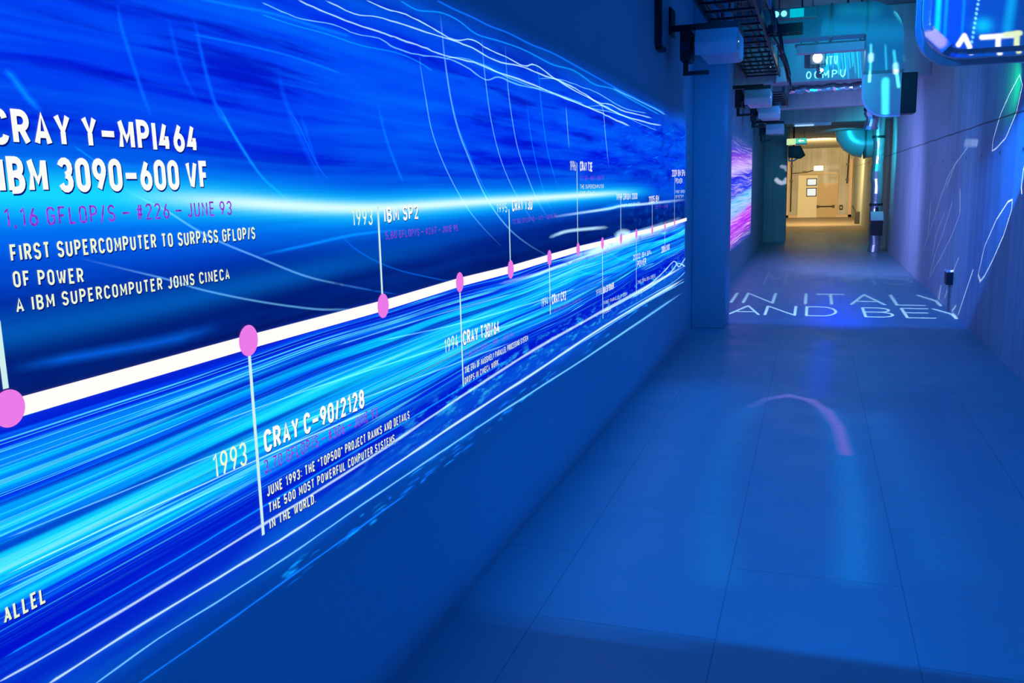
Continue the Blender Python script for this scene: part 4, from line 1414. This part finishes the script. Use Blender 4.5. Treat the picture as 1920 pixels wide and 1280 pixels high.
# projector above the near floor: blue field with the glowing arch
A = Slide((.16, 5.75, 3.75), (.16, 5.75, 0), .46, .82, 460, 820, up=(0, 1, 0))
Yf = 5.75 + 3.75 * A.Y                    # floor position of each picture point
Xf = .16 + 3.75 * A.X
sm = lambda v, a, b: np.clip((v - a) / (b - a), 0, 1) ** 2 * (3 - 2 * np.clip((v - a) / (b - a), 0, 1))
base = sm(Yf, 2.74, 2.81) * sm(Yf, 9.3, 3.6) * (.12 + .88 * sm(Xf, -1.2, -.45)) * (1 - .35 * sm(Xf, .1, 1.2))
A.img += base[..., None] * np.array((0, .20, 1.0), np.float32)
A.img *= .8
archp = [(1340, 1080), (1333, 1000), (1338, 920), (1352, 850), (1375, 795), (1408, 762), (1440, 747), (1480, 741), (1520, 750), (1550, 770), (1572, 800), (1586, 850), (1598, 920), (1604, 1000), (1600, 1080)]
archf = [on_floor(*q) for q in archp]
A.line(archf[:6], .036, (.0, .42, 1.30), .98)
A.line(archf[9:], .034, (.0, .40, 1.42), .98)
for k in range(5, 11):
    A.line(archf[k:k + 2], .016, (.9, .40, 1.5) if k > 5 else (.42, .36, 1.3), .8)
for a, b, w_, c in [((1640, 780), (1760, 1060), .06, (.0, .21, .88)), ((1330, 740), (1150, 1100), .16, (.0, .20, .95)), ((1530, 740), (1545, 640), .04, (0, .06, 1.1))]:
    A.line([on_floor(*a), on_floor(*b)], w_, c, .99)
A.img *= ((1 + A.X ** 2 + A.Y ** 2) ** 1.4)[..., None]       # evens out the beam over the floor
A.light('floor_projector_beam', FLOOR_P)

# added fill light opposite the mural: a plain blue strip along the foot of the left wall
Wp = (1.3, 3.4, 2.6)
Ww = Slide(Wp, (XL, 3.4, .4), 2.0, .55, 600, 240)
R3 = np.array(beam_frame(Wp, (XL, 3.4, .4)).to_3x3())
dirs = np.stack([Ww.X, Ww.Y, -np.ones_like(Ww.X)], -1) @ R3.T
tt = (XL - Wp[0]) / np.minimum(dirs[..., 0], -1e-3)
HZ = Wp[2] + dirs[..., 2] * tt
HY = Wp[1] + dirs[..., 1] * tt
dist = np.sqrt(2.485 ** 2 + (HY - Wp[1]) ** 2 + (HZ - Wp[2]) ** 2)
strip = sm(HZ, -.02, .12) * sm(HZ, .95, .5) * sm(HY, -2, -1) * sm(HY, 9.6, 8.6)
Ww.img += (strip * np.minimum((dist / 3.2) ** 3, 4.0))[..., None] * np.array((0, .165, 1.0), np.float32)
Ww.light('wall_foot_fill', WALL_P, .05)

# projector throwing the floor and wall lettering
L0 = (.16, 6.5, 2.3)
T = Slide(L0, (.16, 11.5, .9), 1.0, .42, 2900, 1218)
fx = T.X; fy = T.Y
# faint blue ground of the picture where it meets the floor
Mi = beam_frame(L0, (.16, 11.5, .9))
R3 = np.array(Mi.to_3x3())
dirs = np.stack([fx, fy, -np.ones_like(fx)], -1) @ R3.T
tt = np.where(dirs[..., 2] < -1e-4, -L0[2] / np.minimum(dirs[..., 2], -1e-4), 1e3)
FX = L0[0] + dirs[..., 0] * tt
FY = L0[1] + dirs[..., 1] * tt
X93 = L0[0] + (FX - L0[0]) * (9.3 - L0[1]) / np.maximum(FY - L0[1], .1)
inside = sm(FX, -1.3, -1.15) * sm(X93, -.84, -.79)
g0 = sm(FY, 9.55, 9.85) * sm(FY, 19, 13) * inside
T.img += g0[..., None] * np.array((0, .10, .62), np.float32)
T.img += (np.exp(-((FX - .30) / .34) ** 2) * sm(FY, 9.2, 10.2) * sm(FY, 17, 12.5))[..., None] * np.array((0, .06, 3.0), np.float32)
T.img += (sm(FX, .2, -1.0) * sm(FY, 11.5, 14) * sm(FY, 22, 18) * inside)[..., None] * np.array((.04, .12, .35), np.float32)
LC = np.array((3.6, 4.1, 5.0))
pen = .0064


def boxword(ch, x0, x1, ybase, ytop, col=LC, w=pen):
    _, ss = glyph(ch, .5)
    if ch == 'Y':                # its right arm climbs the wall
        ss = [[(0, 1), (.5, .45), (.5, 0)]]
    for q in ss:
        T.line([(x0 + (x1 - x0) * a, ybase + (ytop - ybase) * b, 0) for a, b in q], w, col, .3)


def row(letters, pb, pt):
    yb = np.mean([on_floor(*q).y for q in pb]); yt = np.mean([on_floor(*q).y for q in pt])
    for ch, a, b in letters:
        boxword(ch, on_floor(a, pb[0][1]).x, on_floor(b, pb[0][1]).x, yb, yt)
    return yb, yt


yb1, yt1 = row([('A', 1366, 1422), ('N', 1434, 1490), ('D', 1512, 1568), ('B', 1622, 1674), ('E', 1698, 1748), ('Y', 1760, 1812)], [(1400, 590), (1540, 591)], [(1400, 573), (1540, 575)])
yb2, yt2 = row([('I', 1369, 1369), ('N', 1392, 1448), ('I', 1510, 1510), ('T', 1534, 1585), ('A', 1596, 1658), ('L', 1680, 1730), ('Y', 1735, 1785)], [(1520, 569)], [(1520, 551)])
for ch, a, b in [('M', 1432, 1470), ('I', 1560, 1560), ('M', 1590, 1640), ('S', 1660, 1712)]:
    boxword(ch, on_floor(a, 531).x, on_floor(b, 531).x, on_floor(1500, 531).y, on_floor(1500, 512).y, LC * .3, pen * .7)
# strokes the same picture throws on the right wall
def wall(pts, w=pen, c=LC, closed=False):
    T.line([on_right(*q) for q in pts], w, np.array(c), .35)


wall([(1838, 527), (1834, 515), (1846, 462), (1868, 412), (1890, 378), (1898, 374), (1897, 392), (1882, 440), (1862, 486), (1846, 517), (1838, 527)], pen * .85, LC * .42)
wall([(1860, 283), (1862, 262), (1876, 214), (1893, 176), (1912, 140), (1917, 160), (1906, 210), (1886, 258), (1868, 278), (1860, 283)], pen * .7, LC * .3)
wall([(1917, 380), (1915, 350), (1920, 310)], pen * 1.4, LC * .35)
for p_, f_ in [([(1795, 300), (1778, 330), (1762, 375), (1748, 420), (1738, 450)], .30), ([(1818, 270), (1790, 310), (1775, 350)], .35),
               ([(1745, 380), (1742, 420), (1738, 450), (1722, 490), (1714, 502)], .3), ([(1800, 355), (1800, 400), (1785, 440), (1765, 480), (1742, 520)], .35),
               ([(1785, 380), (1770, 430), (1752, 480), (1745, 510)], .3), ([(1770, 400), (1755, 440), (1748, 480)], .25)]:
    wall(p_, pen * .5, LC * f_ + np.array((.2, .2, .3)))
wall([(1811, 268), (1831, 268)], .02, LC * .22)
T.line([on_floor(1788, 586), on_floor(1798, 588)], pen * .8, LC * .75, .35)
T.line([on_floor(1761, 562), on_floor(1772, 557)], pen * .8, LC * .75, .35)
wall([(1797, 588), (1811, 546), (1824, 507)], pen * .8, LC * .75)
wall([(1772, 556), (1777, 540)], pen * .8, LC * .6)
wall([(1786, 512), (1797, 484)], pen * .7, LC * .5)
for q_, c_ in (([(1485, 431), (1530, 435), (1570, 440), (1620, 446)], (.6, 1.6, 3.4)), ([(1545, 437), (1575, 440), (1610, 445)], (2.4, .8, 3.0)), ([(1500, 446), (1560, 450), (1600, 452)], (0, .9, 2.2)), ([(1480, 458), (1540, 456)], (0, .8, 2.0))):
    T.line([on_floor(*q) for q in q_], .0045, np.array(c_), .8)
# ring on the far pillar, letter on the end wall
T.line([at_depth(x, y, 23.0) for x, y in [(1456, 337), (1460, 341), (1466, 343), (1472, 341), (1474.5, 336)]], .006, LC * 3.0, .4)
T.line([at_depth(x, y, 23.0) for x, y in [(1466, 312), (1472, 313), (1474.5, 318)]], .005, LC * 1.8, .4)
for q in ([(1570, 312), (1549, 314), (1549, 345)], [(1549, 327), (1566, 326)], [(1552, 341), (1566, 340)]):
    T.line([at_depth(x, y, Y1) for x, y in q], .006, np.array((9, 7.5, 4.5)), .4)
T.light('text_projector_beam', TEXT_P)

# projector shining on ceiling ducts: stripes and letters on the near duct
D0 = (.25, 4.4, 3.35)
Dd = Slide(D0, (1.05, 6.6, 2.6), .42, .42, 700, 700)
def duct_at(px, py):             # point on the front face of the near duct
    return at_depth(px, py, 6.6)
for p_, w_, c in [([(1722, -60), (1730, 90)], .035, (0, .10, .9)), ([(1800, -60), (1790, 92)], .11, (0, .03, 1.4)), ([(1880, -60), (1870, 92)], .09, (0, .08, 1.0)),
                  ([(1764, -60), (1757, 60)], .011, (0, 1.3, 2.4)), ([(1779, -60), (1771, 70)], .007, (0, .5, 1.8)), ([(1812, -60), (1803, 75)], .006, (0, .4, 1.8)),
                  ([(1907, -60), (1888, 60)], .018, (0, .9, 2.0))]:
    Dd.line([duct_at(*q) for q in p_], w_, c, .8)
for k in range(11):
    u = k / 10
    x_, y_ = 1836 - 14 * u, -10 + 88 * u
    Dd.line([duct_at(x_, y_), duct_at(x_ + .5, y_ + 1)], .0055, (.6, 2.2, 3.2), .4)
    x_, y_ = 1749 - 6 * u, -40 + 75 * u
    Dd.line([duct_at(x_, y_), duct_at(x_ + .5, y_ + 1)], .0045, (.2, 1.0, 2.4), .4)
Dd.blob(duct_at(1843, 48), .016, (0, 1.3, 1.6), 1.2)
Dd.line([duct_at(1740, 60), duct_at(1764, 82)], .030, (.62, .50, 1.25), .3)  # lilac light put into the beam to brighten the corner clamp
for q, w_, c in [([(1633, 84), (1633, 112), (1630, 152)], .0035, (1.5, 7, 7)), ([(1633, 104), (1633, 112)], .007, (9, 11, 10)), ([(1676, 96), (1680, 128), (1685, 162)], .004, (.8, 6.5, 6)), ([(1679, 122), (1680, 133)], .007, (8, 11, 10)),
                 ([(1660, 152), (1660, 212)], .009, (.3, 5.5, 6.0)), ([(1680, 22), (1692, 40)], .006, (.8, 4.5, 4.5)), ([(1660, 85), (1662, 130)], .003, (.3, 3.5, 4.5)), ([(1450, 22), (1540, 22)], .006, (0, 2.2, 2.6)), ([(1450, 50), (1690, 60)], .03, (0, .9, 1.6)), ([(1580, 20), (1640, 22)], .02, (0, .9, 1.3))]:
    Dd.line([at_depth(x, y, 11.0) for x, y in q], w_, c, .9)  # glints and bright bands on the crossing duct, drawn into the beam
WC = (3.2, 3.2, 3.0)
for q, c in [([(1797, 84), (1808, 67), (1818, 88)], WC), ([(1841, 70), (1900, 66)], WC), ([(1872, 68), (1871, 90)], WC), ([(1907, 62), (1906, 86)], (2.6, 3.0, .9)), ([(1886, 65), (1912, 62)], (2.6, 3.0, 1.0))]:
    Dd.line([duct_at(*a) for a in q], .011, c, .3)
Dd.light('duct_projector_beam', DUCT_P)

# projector on the beams: words in the blue light
C0 = (.2, 11.9, 3.05)
Cc = Slide(C0, (.2, 14.0, 3.5), .62, .42, 900, 600)
Cc.img += np.exp(-((Cc.X / .40) ** 2) - ((Cc.Y / .36) ** 2))[..., None] * np.array((0, .34, .75), np.float32)
for k in range(26):
    x_ = 1530 + k * 3.2 + random.uniform(-1, 1)
    Cc.line([at_depth(x_, 84, 14.0), at_depth(x_ + 4, random.uniform(105, 150), 14.0)], .006, (0, random.uniform(.5, 1.2), random.uniform(1.0, 1.8)), .9)
for txt, px0, px1, py, cap in (('NTU', 1545, 1570, 121, 13), ('COMPU', 1511, 1585, 148, 12)):
    o = at_depth(px0, py, 14.0)
    wd = (at_depth(px1, py, 14.0) - o).length
    ch = cap / FPX * 14
    Cc.word(txt, o, Vector((ch, 0, 0)), Vector((0, 0, ch)), .006, (.5, 2.6, 3.0), fit=wd / ch)
Cc.light('beam_projector_light', BEAM_P)


def spot(name, loc, target, size, power, col, blend=.8, radius=.1):
    l = bpy.data.lights.new(name, 'SPOT')
    o = bpy.data.objects.new(name, l)
    COL.objects.link(o)
    o.matrix_world = beam_frame(loc, target) if abs(Vector(target)[0] - loc[0]) + abs(Vector(target)[1] - loc[1]) > 1e-3 else beam_frame(loc, target, (0, 1, 0))
    l.spot_size = math.radians(size)
    l.spot_blend = blend
    l.energy = power
    l.color = col
    l.shadow_soft_size = radius
    return o


for nm, lo, ta, sz, pw, co, bl, ra in SPOTS:
    spot(nm, lo, ta, sz, pw, co, bl, ra)
